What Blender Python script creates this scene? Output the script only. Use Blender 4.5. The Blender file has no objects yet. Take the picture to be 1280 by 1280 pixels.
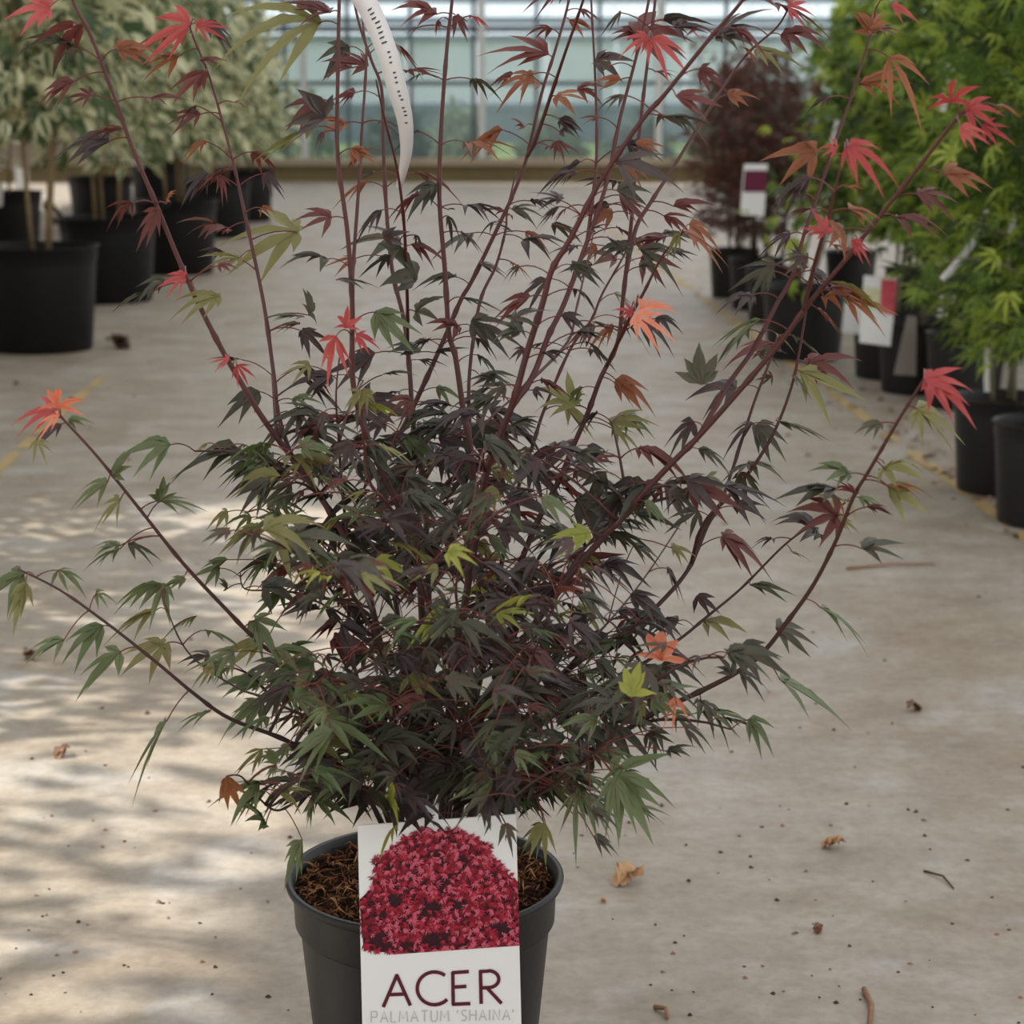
import bpy, math, random
import numpy as np
from mathutils import Vector, Matrix

# ------------------------------------------------------------------ camera, sky, sun, exposure
F_PX, PITCH, CAM_H = 2460.0, math.radians(11.9), 0.955
scene = bpy.context.scene
col = scene.collection
cam_d = bpy.data.cameras.new('camera')
cam_d.sensor_width = 36.0
cam_d.lens = 36.0 * F_PX / 1280.0
cam_d.clip_start, cam_d.clip_end = 0.05, 300
cam_d.dof.use_dof = True
cam_d.dof.focus_distance = 1.80
cam_d.dof.aperture_fstop = 9.5
cam = bpy.data.objects.new('camera', cam_d)
cam.location = (0, 0, CAM_H)
cam.rotation_euler = (math.pi / 2 - PITCH, 0, 0)
col.objects.link(cam)
scene.camera = cam

world = bpy.data.worlds.new('sky')
scene.world = world
world.use_nodes = True
wn = world.node_tree.nodes['Background']
wn.inputs[0].default_value = (0.98, 0.985, 1.0, 1)
wn.inputs[1].default_value = 1.08

SUN_EL, SUN_AZ = math.radians(40), math.radians(8)          # sun stands to the left, a touch behind the plant
sun_d = bpy.data.lights.new('sun', 'SUN')
sun_d.energy = 7.5
sun_d.angle = math.radians(1.1)
sun_d.color = (1.0, 0.95, 0.88)
sun = bpy.data.objects.new('sun', sun_d)
to_sun = Vector((-math.cos(SUN_EL) * math.cos(SUN_AZ), math.cos(SUN_EL) * math.sin(SUN_AZ), math.sin(SUN_EL)))
sun.rotation_euler = to_sun.to_track_quat('Z', 'Y').to_euler()
sun.location = (-6, 3, 6)
col.objects.link(sun)

vs = scene.view_settings
vs.view_transform = 'Standard'
vs.look = 'None'
vs.exposure = 0.2
vs.gamma = 1.0
vs.use_curve_mapping = False

# ------------------------------------------------------------------ helpers
CAM = Vector((0, 0, CAM_H))
FWD = Vector((0, math.cos(PITCH), -math.sin(PITCH)))
UP = Vector((0, math.sin(PITCH), math.cos(PITCH)))
RIGHT = Vector((1, 0, 0))


def ray(x, y):
    return FWD + RIGHT * ((x - 640) / F_PX) + UP * ((640 - y) / F_PX)


def at(x, y, Y):
    d = ray(x, y)
    return CAM + d * (Y / d.y)


def ground(x, y):
    d = ray(x, y)
    return CAM + d * (-CAM_H / d.z)


def to_px(p):
    v = p - CAM
    z = v.dot(FWD)
    return 640 + F_PX * v.x / z, 640 - F_PX * v.dot(UP) / z


def srgb(r, g, b):
    f = lambda c: (c / 255 / 12.92) if c / 255 <= 0.04045 else ((c / 255 + 0.055) / 1.055) ** 2.4
    return (f(r), f(g), f(b), 1)


class MB:
    def __init__(self):
        self.v, self.f, self.m = [], [], []

    def add(self, verts, faces, mat=0):
        o = len(self.v)
        self.v.extend([tuple(p) for p in verts])
        for f in faces:
            self.f.append(tuple(i + o for i in f))
            self.m.append(mat)

    def box(self, c, s, mat=0, rot=None):
        vs_ = [Vector((x * s[0] / 2, y * s[1] / 2, z * s[2] / 2)) for z in (-1, 1) for y in (-1, 1) for x in (-1, 1)]
        if rot:
            vs_ = [rot @ p for p in vs_]
        vs_ = [p + Vector(c) for p in vs_]
        self.add(vs_, [(0, 2, 3, 1), (4, 5, 7, 6), (0, 1, 5, 4), (2, 6, 7, 3), (0, 4, 6, 2), (1, 3, 7, 5)], mat)

    def tube(self, pts, radii, sides=6, mat=0, cap=True):
        pts = [Vector(p) for p in pts]
        n = len(pts)
        rings = []
        ref = Vector((0.31, 0.87, 0.12)).normalized()
        for i in range(n):
            t = (pts[min(i + 1, n - 1)] - pts[max(i - 1, 0)])
            t = t.normalized() if t.length > 1e-9 else Vector((0, 0, 1))
            a = t.cross(ref)
            if a.length < 1e-4:
                a = t.cross(Vector((1, 0, 0)))
            a.normalize()
            b = t.cross(a)
            r = radii[i] if hasattr(radii, '__len__') else radii
            rings.append([pts[i] + (a * math.cos(k * 2 * math.pi / sides) + b * math.sin(k * 2 * math.pi / sides)) * r for k in range(sides)])
        vs_ = [p for rg in rings for p in rg]
        fs = []
        for i in range(n - 1):
            for k in range(sides):
                k2 = (k + 1) % sides
                fs.append((i * sides + k, i * sides + k2, (i + 1) * sides + k2, (i + 1) * sides + k))
        if cap:
            fs.append(tuple(reversed(range(sides))))
            fs.append(tuple((n - 1) * sides + k for k in range(sides)))
        self.add(vs_, fs, mat)

    def lathe(self, prof, seg=48, mat=0):
        o = []
        for r, z in prof:
            o += [(r * math.cos(2 * math.pi * k / seg), r * math.sin(2 * math.pi * k / seg), z) for k in range(seg)]
        fs = []
        for i in range(len(prof) - 1):
            for k in range(seg):
                k2 = (k + 1) % seg
                fs.append((i * seg + k, i * seg + k2, (i + 1) * seg + k2, (i + 1) * seg + k))
        self.add(o, fs, mat)

    def mesh(self, name, mats, smooth=True):
        me = bpy.data.meshes.new(name)
        me.from_pydata(self.v, [], self.f)
        for m in mats:
            me.materials.append(m)
        if len(mats) > 1:
            me.polygons.foreach_set('material_index', self.m)
        if smooth:
            me.polygons.foreach_set('use_smooth', [True] * len(me.polygons))
        me.update()
        return me


def link(name, data, parent=None, loc=None, label=None, cat=None, group=None, kind=None):
    o = bpy.data.objects.new(name, data)
    col.objects.link(o)
    if parent is not None:
        o.parent = parent
    if loc is not None:
        o.location = loc
    for k, v in (('label', label), ('category', cat), ('group', group), ('kind', kind)):
        if v:
            o[k] = v
    return o


# ------------------------------------------------------------------ materials
def new_mat(name):
    m = bpy.data.materials.new(name)
    m.use_nodes = True
    nt = m.node_tree
    return m, nt, nt.nodes, nt.links, nt.nodes['Principled BSDF']


def plain(name, c, rough=0.6, spec=0.4, noise=0.0, nscale=20.0, bump=0.0, bscale=60.0):
    m, nt, N, L, P = new_mat(name)
    P.inputs['Base Color'].default_value = c
    P.inputs['Roughness'].default_value = rough
    P.inputs['Specular IOR Level'].default_value = spec
    if noise:
        tc = N.new('ShaderNodeTexCoord')
        nz = N.new('ShaderNodeTexNoise')
        nz.inputs['Scale'].default_value = nscale
        nz.inputs['Detail'].default_value = 5
        L.new(tc.outputs['Object'], nz.inputs['Vector'])
        mx = N.new('ShaderNodeMix')
        mx.data_type = 'RGBA'
        mx.inputs[6].default_value = tuple(x * (1 - noise) for x in c[:3]) + (1,)
        mx.inputs[7].default_value = tuple(min(1, x * (1 + noise)) for x in c[:3]) + (1,)
        L.new(nz.outputs['Fac'], mx.inputs[0])
        L.new(mx.outputs[2], P.inputs['Base Color'])
    if bump:
        tc = N.new('ShaderNodeTexCoord')
        nz = N.new('ShaderNodeTexNoise')
        nz.inputs['Scale'].default_value = bscale
        nz.inputs['Detail'].default_value = 4
        L.new(tc.outputs['Object'], nz.inputs['Vector'])
        b = N.new('ShaderNodeBump')
        b.inputs['Strength'].default_value = bump
        b.inputs['Distance'].default_value = 0.01
        L.new(nz.outputs['Fac'], b.inputs['Height'])
        L.new(b.outputs['Normal'], P.inputs['Normal'])
    return m


def leaf_mat(name, c1, c2, trans=0.3, rough=0.42, nscale=45.0, spec=0.5):
    """leaf colour drifts between two tones, a little from leaf to leaf; some light passes through the blade"""
    m, nt, N, L, P = new_mat(name)
    tc = N.new('ShaderNodeTexCoord')
    oi = N.new('ShaderNodeObjectInfo')
    nz = N.new('ShaderNodeTexNoise')
    nz.inputs['Scale'].default_value = nscale
    nz.inputs['Detail'].default_value = 3
    L.new(tc.outputs['Object'], nz.inputs['Vector'])
    ad = N.new('ShaderNodeMath')
    ad.operation = 'MULTIPLY_ADD'
    L.new(oi.outputs['Random'], ad.inputs[0])
    ad.inputs[1].default_value = 0.5
    L.new(nz.outputs['Fac'], ad.inputs[2])
    mr = N.new('ShaderNodeMapRange')
    mr.inputs['From Min'].default_value = 0.35
    mr.inputs['From Max'].default_value = 1.15
    L.new(ad.outputs[0], mr.inputs['Value'])
    mx = N.new('ShaderNodeMix')
    mx.data_type = 'RGBA'
    mx.inputs[6].default_value = c1
    mx.inputs[7].default_value = c2
    L.new(mr.outputs[0], mx.inputs[0])
    L.new(mx.outputs[2], P.inputs['Base Color'])
    P.inputs['Roughness'].default_value = rough
    P.inputs['Specular IOR Level'].default_value = spec
    tr = N.new('ShaderNodeBsdfTranslucent')
    L.new(mx.outputs[2], tr.inputs['Color'])
    ms = N.new('ShaderNodeMixShader')
    ms.inputs[0].default_value = trans
    L.new(P.outputs[0], ms.inputs[1])
    L.new(tr.outputs[0], ms.inputs[2])
    L.new(ms.outputs[0], N['Material Output'].inputs['Surface'])
    return m


M = {}
M['P'] = leaf_mat('leaf_purple', srgb(54, 42, 42), srgb(88, 78, 74))
M['D'] = leaf_mat('leaf_dark_green', srgb(50, 52, 38), srgb(92, 92, 70))
M['G'] = leaf_mat('leaf_green', srgb(84, 98, 58), srgb(118, 132, 88))
M['L'] = leaf_mat('leaf_olive', srgb(120, 112, 62), srgb(138, 138, 84))
M['Y'] = leaf_mat('leaf_yellow_green', srgb(140, 146, 52), srgb(176, 176, 86))
M['R'] = leaf_mat('leaf_young_red', srgb(160, 52, 54), srgb(204, 96, 92), 0.4)
M['S'] = leaf_mat('leaf_salmon', srgb(222, 118, 88), srgb(240, 156, 124), 0.4)
M['O'] = leaf_mat('leaf_bronze', srgb(134, 76, 46), srgb(164, 104, 66), 0.4)
M['M'] = leaf_mat('leaf_maroon', srgb(92, 46, 42), srgb(126, 68, 60), 0.35)
LEAFKEYS = list('PDGLYRSOM')


def stem_mat():
    """old wood low on the stems is dark brown, young wood further up wine red"""
    m, nt, N, L, P = new_mat('stem_red')
    g = N.new('ShaderNodeNewGeometry')
    sx = N.new('ShaderNodeSeparateXYZ')
    L.new(g.outputs['Position'], sx.inputs[0])
    nz = N.new('ShaderNodeTexNoise')
    nz.inputs['Scale'].default_value = 45
    L.new(g.outputs['Position'], nz.inputs['Vector'])
    ma = N.new('ShaderNodeMath'); ma.operation = 'MULTIPLY_ADD'
    L.new(nz.outputs['Fac'], ma.inputs[0]); ma.inputs[1].default_value = 0.35
    L.new(sx.outputs['Z'], ma.inputs[2])
    mr = N.new('ShaderNodeMapRange')
    mr.inputs['From Min'].default_value = 0.50; mr.inputs['From Max'].default_value = 0.98
    L.new(ma.outputs[0], mr.inputs['Value'])
    mx = N.new('ShaderNodeMix'); mx.data_type = 'RGBA'
    mx.inputs[6].default_value = srgb(50, 36, 32); mx.inputs[7].default_value = srgb(82, 34, 32)
    L.new(mr.outputs[0], mx.inputs[0]); L.new(mx.outputs[2], P.inputs['Base Color'])
    P.inputs['Roughness'].default_value = 0.45
    return m


M['stem'] = stem_mat()
M['petiole'] = plain('petiole_red', srgb(108, 54, 48), 0.5, 0.3)
M['stem_dark'] = plain('stem_dark', srgb(66, 44, 40), 0.6, 0.3, 0.4, 50)
M['pot'] = plain('pot_plastic', srgb(31, 31, 32), 0.45, 0.35, 0.12, 15, 0.05, 90)
M['tub'] = plain('tub_plastic', srgb(17, 17, 18), 0.55, 0.25, 0.15, 8)
M['soil'] = plain('soil', srgb(52, 38, 30), 0.95, 0.1, 0.5, 60, 0.8, 120)
M['chip1'] = plain('bark_brown', srgb(136, 92, 60), 0.85, 0.15, 0.4, 90)
M['chip2'] = plain('bark_tan', srgb(186, 138, 94), 0.85, 0.15, 0.4, 90)
M['chip3'] = plain('bark_dark', srgb(76, 48, 36), 0.85, 0.15, 0.4, 90)
M['moss'] = plain('moss', srgb(70, 84, 40), 0.95, 0.1, 0.5, 60)
M['card'] = plain('card_white', srgb(238, 238, 237), 0.35, 0.4)
M['ink'] = plain('ink_maroon', srgb(92, 34, 46), 0.4, 0.3)
M['ink_grey'] = plain('ink_grey', srgb(190, 190, 188), 0.4, 0.3)
M['ink_black'] = plain('ink_black', srgb(60, 60, 64), 0.4, 0.3)
M['pr_dark'] = plain('print_dark', srgb(52, 20, 30), 0.35, 0.4, 0.5, 260)
M['pr_r1'] = plain('print_red', srgb(172, 40, 62), 0.35, 0.4)
M['pr_r2'] = plain('print_pink', srgb(206, 96, 116), 0.35, 0.4)
M['pr_r3'] = plain('print_wine', srgb(126, 26, 44), 0.35, 0.4)
M['tag'] = plain('tag_white', srgb(226, 224, 222), 0.45, 0.4)
M['tag_grey'] = plain('tag_grey', srgb(150, 140, 132), 0.5, 0.3)
M['yellow'] = plain('paint_yellow', srgb(166, 144, 98), 0.7, 0.3, 0.35, 9)
M['dry'] = leaf_mat('dry_leaf_tan', srgb(170, 128, 88), srgb(204, 164, 122), 0.15, 0.7)
M['dry2'] = leaf_mat('dry_leaf_brown', srgb(98, 66, 50), srgb(134, 96, 70), 0.1, 0.7)
M['crumb'] = plain('crumb', srgb(74, 58, 48), 0.9, 0.1, 0.4, 200)
M['twig'] = plain('twig', srgb(138, 104, 78), 0.8, 0.2, 0.3, 90)
M['v_cream'] = leaf_mat('variegated_cream', srgb(206, 204, 158), srgb(234, 232, 200), 0.35, 0.6, 3)
M['v_green'] = leaf_mat('variegated_green', srgb(62, 86, 60), srgb(122, 136, 84), 0.35, 0.6, 3)
M['v_bark'] = plain('bark_olive', srgb(132, 112, 80), 0.8, 0.2, 0.3, 40)
M['g_leaf'] = leaf_mat('maple_green', srgb(82, 112, 44), srgb(138, 160, 68), 0.45, 0.5, 2.5)
M['g_leaf2'] = leaf_mat('maple_lime', srgb(146, 172, 64), srgb(190, 200, 92), 0.45, 0.5, 2.5)
M['g_leaf3'] = leaf_mat('maple_deep', srgb(44, 66, 32), srgb(82, 104, 56), 0.4, 0.5, 2.5)
M['r_leaf'] = leaf_mat('maple_brown_red', srgb(92, 56, 48), srgb(124, 78, 68), 0.3, 0.6, 3)
M['r_leaf2'] = leaf_mat('maple_brown', srgb(80, 66, 50), srgb(106, 90, 70), 0.3, 0.6, 3)
M['bark_grey'] = plain('bark_grey', srgb(126, 122, 98), 0.8, 0.2, 0.3, 30)
M['concrete'] = plain('curb_concrete', srgb(150, 138, 118), 0.85, 0.2, 0.25, 3)
M['concrete_d'] = plain('curb_mossy', srgb(110, 98, 68), 0.9, 0.2, 0.3, 3)
M['steel_dark'] = plain('frame_dark', srgb(86, 98, 104), 0.5, 0.4)
M['steel_pale'] = plain('frame_pale', srgb(186, 188, 184), 0.5, 0.4)
M['grass'] = plain('grass', srgb(96, 116, 74), 0.95, 0.1, 0.3, 0.8)
M['hedge'] = leaf_mat('hedge_green', srgb(92, 110, 84), srgb(128, 144, 104), 0.3, 0.7, 0.6)
M['hedge_d'] = leaf_mat('hedge_dark', srgb(64, 80, 70), srgb(92, 108, 94), 0.3, 0.7, 0.6)
M['far_pane'] = plain('far_pane', srgb(222, 230, 236), 0.25, 0.6, 0.2, 0.7)
M['far_frame'] = plain('far_frame', srgb(120, 134, 142), 0.6, 0.3)


def glass_mat():
    m, nt, N, L, P = new_mat('greenhouse_glass')
    N.remove(P)
    t = N.new('ShaderNodeBsdfTransparent')
    t.inputs[0].default_value = (0.88, 0.91, 0.92, 1)
    g = N.new('ShaderNodeBsdfGlossy')
    g.inputs['Roughness'].default_value = 0.08
    d = N.new('ShaderNodeBsdfDiffuse')
    d.inputs[0].default_value = srgb(176, 196, 200)
    fr = N.new('ShaderNodeFresnel')
    fr.inputs[0].default_value = 1.45
    m1 = N.new('ShaderNodeMixShader')
    m1.inputs[0].default_value = 0.16           # film of dirt on the panes
    L.new(t.outputs[0], m1.inputs[1])
    L.new(d.outputs[0], m1.inputs[2])
    m2 = N.new('ShaderNodeMixShader')
    L.new(fr.outputs[0], m2.inputs[0])
    L.new(m1.outputs[0], m2.inputs[1])
    L.new(g.outputs[0], m2.inputs[2])
    L.new(m2.outputs[0], N['Material Output'].inputs['Surface'])
    return m


M['glass'] = glass_mat()


def floor_mat():
    m, nt, N, L, P = new_mat('worn_concrete')
    tc = N.new('ShaderNodeTexCoord')

    def noise(scale, detail, rough=0.6, sx=1.0):
        mp = N.new('ShaderNodeMapping')
        mp.inputs['Scale'].default_value = (sx, 1, 1)
        L.new(tc.outputs['Object'], mp.inputs[0])
        n = N.new('ShaderNodeTexNoise')
        n.inputs['Scale'].default_value = scale
        n.inputs['Detail'].default_value = detail
        n.inputs['Roughness'].default_value = rough
        L.new(mp.outputs[0], n.inputs['Vector'])
        return n

    def ramp(n, stops):
        r = N.new('ShaderNodeValToRGB')
        e = r.color_ramp.elements
        e[0].position, e[0].color = stops[0]
        e[1].position, e[1].color = stops[-1]
        for p, c in stops[1:-1]:
            x = e.new(p)
            x.color = c
        L.new(n.outputs['Fac'], r.inputs[0])
        return r

    def mix(fac, a, b, mode='MIX'):
        x = N.new('ShaderNodeMix')
        x.data_type = 'RGBA'
        x.blend_type = mode
        if isinstance(fac, float):
            x.inputs[0].default_value = fac
        else:
            L.new(fac, x.inputs[0])
        L.new(a, x.inputs[6])
        L.new(b, x.inputs[7])
        return x.outputs[2]
    big = ramp(noise(2.2, 6), [(0.32, srgb(140, 123, 104)), (0.5, srgb(156, 146, 131)), (0.68, srgb(170, 165, 158))])
    mid = ramp(noise(9.0, 8, 0.7, 0.7), [(0.32, srgb(120, 110, 97)), (0.5, srgb(152, 142, 127)), (0.68, srgb(180, 174, 162))])
    fine = ramp(noise(55.0, 6, 0.7), [(0.3, (0.70, 0.68, 0.66, 1)), (0.55, (1, 1, 1, 1)), (0.7, (1.1, 1.1, 1.1, 1))])
    spots = ramp(noise(4.2, 3), [(0.55, (0, 0, 0, 1)), (0.68, (1, 1, 1, 1))])
    pale = ramp(noise(20, 4), [(0.2, srgb(170, 172, 174)), (0.8, srgb(190, 190, 190))])
    c = mix(0.5, big.outputs[0], mid.outputs[0])
    sp = N.new('ShaderNodeMath')
    sp.operation = 'MULTIPLY'
    sp.inputs[1].default_value = 0.45
    L.new(spots.outputs[0], sp.inputs[0])
    c = mix(sp.outputs[0], c, pale.outputs[0])
    c = mix(0.7, c, fine.outputs[0], 'MULTIPLY')
    worn = N.new('ShaderNodeRGB')
    worn.outputs[0].default_value = (0.90, 0.885, 0.865, 1)
    c = mix(1.0, c, worn.outputs[0], 'MULTIPLY')
    L.new(c, P.inputs['Base Color'])
    rr = ramp(noise(6, 5), [(0.3, (0.42, 0.42, 0.42, 1)), (0.7, (0.62, 0.62, 0.62, 1))])
    L.new(rr.outputs[0], P.inputs['Roughness'])
    P.inputs['Specular IOR Level'].default_value = 0.45
    b = N.new('ShaderNodeBump')
    b.inputs['Strength'].default_value = 0.25
    b.inputs['Distance'].default_value = 0.004
    L.new(noise(70, 6).outputs['Fac'], b.inputs['Height'])
    L.new(b.outputs['Normal'], P.inputs['Normal'])
    return m


M['floor'] = floor_mat()

# ------------------------------------------------------------------ setting: floor, lane marks, end wall, outdoors
YW = ground(600, 227).y                      # end wall of the greenhouse
mb = MB()
mb.box((0, (YW - 6) / 2 + 0.0, -0.05), (26, YW + 6, 0.1))
link('floor', mb.mesh('floor', [M['floor']], False), kind='structure', label='worn grey concrete greenhouse floor with dirt and pale patches', loc=(0, 0, 0))


def strip(name, pts, w, label):
    rng = random.Random(len(label))
    mb = MB()
    L_, R_ = [], []
    P = []
    for a, b in zip(pts[:-1], pts[1:]):
        n = max(2, int((b - a).length / 0.06))
        P += [a.lerp(b, i / n) for i in range(n)]
    P.append(pts[-1])
    d = (pts[-1] - pts[0]).normalized()
    s = Vector((d.y, -d.x, 0))
    for p in P:
        L_.append(p - s * w * (0.5 + rng.uniform(-0.14, 0.1)) + Vector((0, 0, 0.0015)))
        R_.append(p + s * w * (0.5 + rng.uniform(-0.14, 0.1)) + Vector((0, 0, 0.0015)))
    n = len(P)
    mb.add(L_ + R_, [(i, i + 1, n + i + 1, n + i) for i in range(n - 1) if rng.random() > 0.22])
    return link(name, mb.mesh(name, [M['yellow']], False), kind='structure', label=label)


strip('trim_1', [ground(1330, 705), ground(1010, 470), ground(762, 287)], 0.042, 'worn yellow floor line running past the row of green maples')
strip('trim_2', [ground(-60, 640), ground(60, 530), ground(128, 472)], 0.036, 'faded yellow floor line beside the variegated trees')

root = link('wall_back', None, loc=(0, YW, 0), kind='structure', label='low concrete base wall below the glazed end of the greenhouse')
zc = at(600, 207, YW).z
zs = at(600, 198, YW).z
mb = MB(); mb.box((0, 0.10, zc / 2), (26, 0.2, zc)); link('base_wall', mb.mesh('base_wall', [M['concrete_d']], False), root)
mb = MB(); mb.box((0, 0.08, (zc + zs) / 2), (26, 0.28, zs - zc)); link('coping', mb.mesh('coping', [M['concrete']], False), root)

win = link('window_1', None, loc=(0, YW + 0.1, 0), kind='structure', label='glazed end wall of the greenhouse with dark glazing bars')
ztop = 3.4
step = 77.0 / F_PX * YW * 1.0
xs = [(362 - 640) / F_PX * YW + k * step for k in range(-12, 16)]
mb = MB(); mb.box((0, 0, (ztop - zs) / 2), (0.045, 0.07, ztop - zs)); bar = mb.mesh('mullion', [M['steel_dark']], False)
mb = MB(); mb.box((0, 0, (ztop - zs) / 2), (0.075, 0.10, ztop - zs)); post = mb.mesh('post', [M['steel_pale']], False)
for i, x in enumerate(xs):
    link('mullion', bar, win, (x, 0, zs))
for px in (45, 385, 603, 820, 1040, 1255):
    link('post', post, win, ((px - 640) / F_PX * YW, -0.05, zs))
zts = [at(600, 104, YW).z, at(600, 36, YW).z]
for z, hgt in zip(zts + [ztop], (0.05, 0.07, 0.09)):
    mb = MB(); mb.box((0, 0, 0), (26, 0.06, hgt)); link('transom', mb.mesh('transom', [M['steel_dark']], False), win, (0, 0.005, z))
for (za, zb) in zip([zs] + zts, zts + [ztop]):
    mb = MB(); mb.box((0, 0, 0), (step - 0.04, 0.006, zb - za - 0.04)); pm = mb.mesh('pane', [M['glass']], False)
    for i in range(len(xs) - 1):
        link('pane', pm, win, ((xs[i] + xs[i + 1]) / 2, 0, (za + zb) / 2))

mb = MB(); mb.box((0, YW + 40, -0.06), (160, 79.2, 0.1)); link('ground_outside', mb.mesh('ground_outside', [M['grass']], False), kind='structure', label='grass strip outside the glazed end wall')

# curtain added to block the sun; its hem, lower further back, shapes the shade
CX, CZ = -4.4, 3.47
cur = link('added_sun_blocker', None, loc=(CX, 0, 0), kind='structure', label='grey shade curtain added on the sunny side to block the sun')
mb = MB()
ny = 240
vv, ff = [], []
for i in range(ny + 1):
    y = -8 + (YW + 7.8) * i / ny
    for z in ((CZ if y < 5.2 else 0.35 if y > 5.5 else CZ + (0.35 - CZ) * (y - 5.2) / 0.3) + 0.03 * math.sin(i * 1.7), 7.4):
        vv.append((0.05 * math.sin(i * 0.9), y, z)); vv.append((0.05 * math.sin(i * 0.9) - 0.01, y, z))
for i in range(ny):
    a = i * 4; b = a + 4
    ff += [(a, b, b + 2, a + 2), (a + 1, a + 3, b + 3, b + 1), (a, a + 1, b + 1, b), (a + 2, b + 2, b + 3, a + 3)]
mb.add(vv, ff)
link('curtain', mb.mesh('curtain', [M['tag_grey']]), cur)
pm = MB(); pm.box((0, 0, 3.75), (0.10, 0.10, 7.5)); pm = pm.mesh('post', [M['steel_pale']], False)
for i in range(9):
    link('post', pm, cur, (-0.12, -4 + i * 3.2, 0))

# neighbouring greenhouse seen through the panes
gh = link('greenhouse', None, loc=(0, YW + 20, 0), label='pale neighbouring greenhouse seen through the glazed end wall', cat='greenhouse')
mb = MB(); mb.box((0, 0.5, 0.35), (60, 0.2, 0.7)); link('base_wall', mb.mesh('gh_base', [M['far_frame']], False), gh)
mb = MB(); mb.box((0, 0, 0), (1.45, 0.05, 1.5)); pm = mb.mesh('far_pane', [M['far_pane']], False)
mb = MB(); mb.box((0, 0, 0), (1.45, 0.05, 3.0)); pr = mb.mesh('far_roof_pane', [M['far_pane']], False)
mb = MB(); mb.box((0, 0, 0), (60, 0.12, 0.14)); rail = mb.mesh('far_rail', [M['far_frame']], False)
for i in range(-18, 19):
    link('wall_pane', pm, gh, (i * 1.5, 0.5, 1.45))
    o = link('roof_pane', pr, gh, (i * 1.5, 1.85, 2.95)); o.rotation_euler = (math.radians(-60), 0, 0)
for z, y in ((0.75, 0.42), (2.2, 0.42), (2.6, 1.1), (3.1, 1.95)):
    link('rail', rail, gh, (0, y, z))


# ------------------------------------------------------------------ leaf clouds for the background plants
def rot_frames(dirs, rng):
    d = dirs / np.linalg.norm(dirs, axis=1, keepdims=True)
    r = rng.normal(size=d.shape)
    s = np.cross(d, r); s /= np.linalg.norm(s, axis=1, keepdims=True)
    n = np.cross(s, d)
    return d, s, n


def variegated_template():
    # leaf along +x, green heart and cream margin, folded along the midrib
    t = [0, 0.3, 0.65, 1.0]
    w = [0.02, 0.24, 0.20, 0.0]
    v, f, m = [], [], []
    for i in range(4):
        z = -0.22 * t[i] ** 2
        v += [(t[i], -w[i], z + 0.35 * w[i]), (t[i], -w[i] * 0.5, z + 0.17 * w[i]), (t[i], 0, z), (t[i], w[i] * 0.5, z + 0.17 * w[i]), (t[i], w[i], z + 0.35 * w[i])]
    for i in range(3):
        for k in range(4):
            a = i * 5 + k
            f.append((a, a + 1, a + 6, a + 5)); m.append(0 if k in (0, 3) else 1)
    return np.array(v), f, m


def palmate_template(width, spread, n=5):
    v, f, m = [], [], []
    angs = [0, 0.62, -0.62, 1.25, -1.25, 1.9, -1.9][:n]
    lens = [1, .88, .88, .6, .6, .35, .35][:n]
    for a, l in zip(angs, lens):
        a *= spread
        c, s = math.cos(a), math.sin(a)
        o = len(v)
        for (t, w, z) in ((0, 0, 0), (0.45, width, 0.02), (0.42, 0, -0.05), (0.45, -width, 0.02), (1.0, 0, -0.3)):
            v.append((c * t * l - s * w, s * t * l + c * w, z * l))
        f += [(o, o + 2, o + 1), (o, o + 3, o + 2), (o + 1, o + 2, o + 4), (o + 2, o + 3, o + 4)]
        m += [0] * 4
    return np.array(v), f, m


T_VAR = variegated_template()
T_PALM = palmate_template(0.13, 1.0)
T_FINE = palmate_template(0.07, 0.95, 7)
TMESH = {}


def template_mesh(key, tpl, mats):
    if key not in TMESH:
        me = bpy.data.meshes.new(key)
        me.from_pydata([tuple(p) for p in tpl[0]], [], tpl[1])
        for mm in mats:
            me.materials.append(mm)
        me.polygons.foreach_set('material_index', tpl[2])
        me.update()
        TMESH[key] = me
    return TMESH[key]


def cloud_mesh(name, tpl, pos, d, s, n, size, mats, mat_of):
    tv, tf, tm = tpl
    k, N = len(tv), len(pos)
    V = pos[:, None, :] + size[:, None, None] * (tv[None, :, 0:1] * d[:, None, :] + tv[None, :, 1:2] * s[:, None, :] + tv[None, :, 2:3] * n[:, None, :])
    me = bpy.data.meshes.new(name)
    faces, mi = [], []
    for i in range(N):
        o = i * k
        faces += [tuple(j + o for j in f) for f in tf]
        mi += [mat_of(i, q) for q in tm]
    me.from_pydata(V.reshape(-1, 3).tolist(), [], faces)
    for mm in mats:
        me.materials.append(mm)
    me.polygons.foreach_set('material_index', mi)
    me.update()
    return me


POTS = {}


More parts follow.
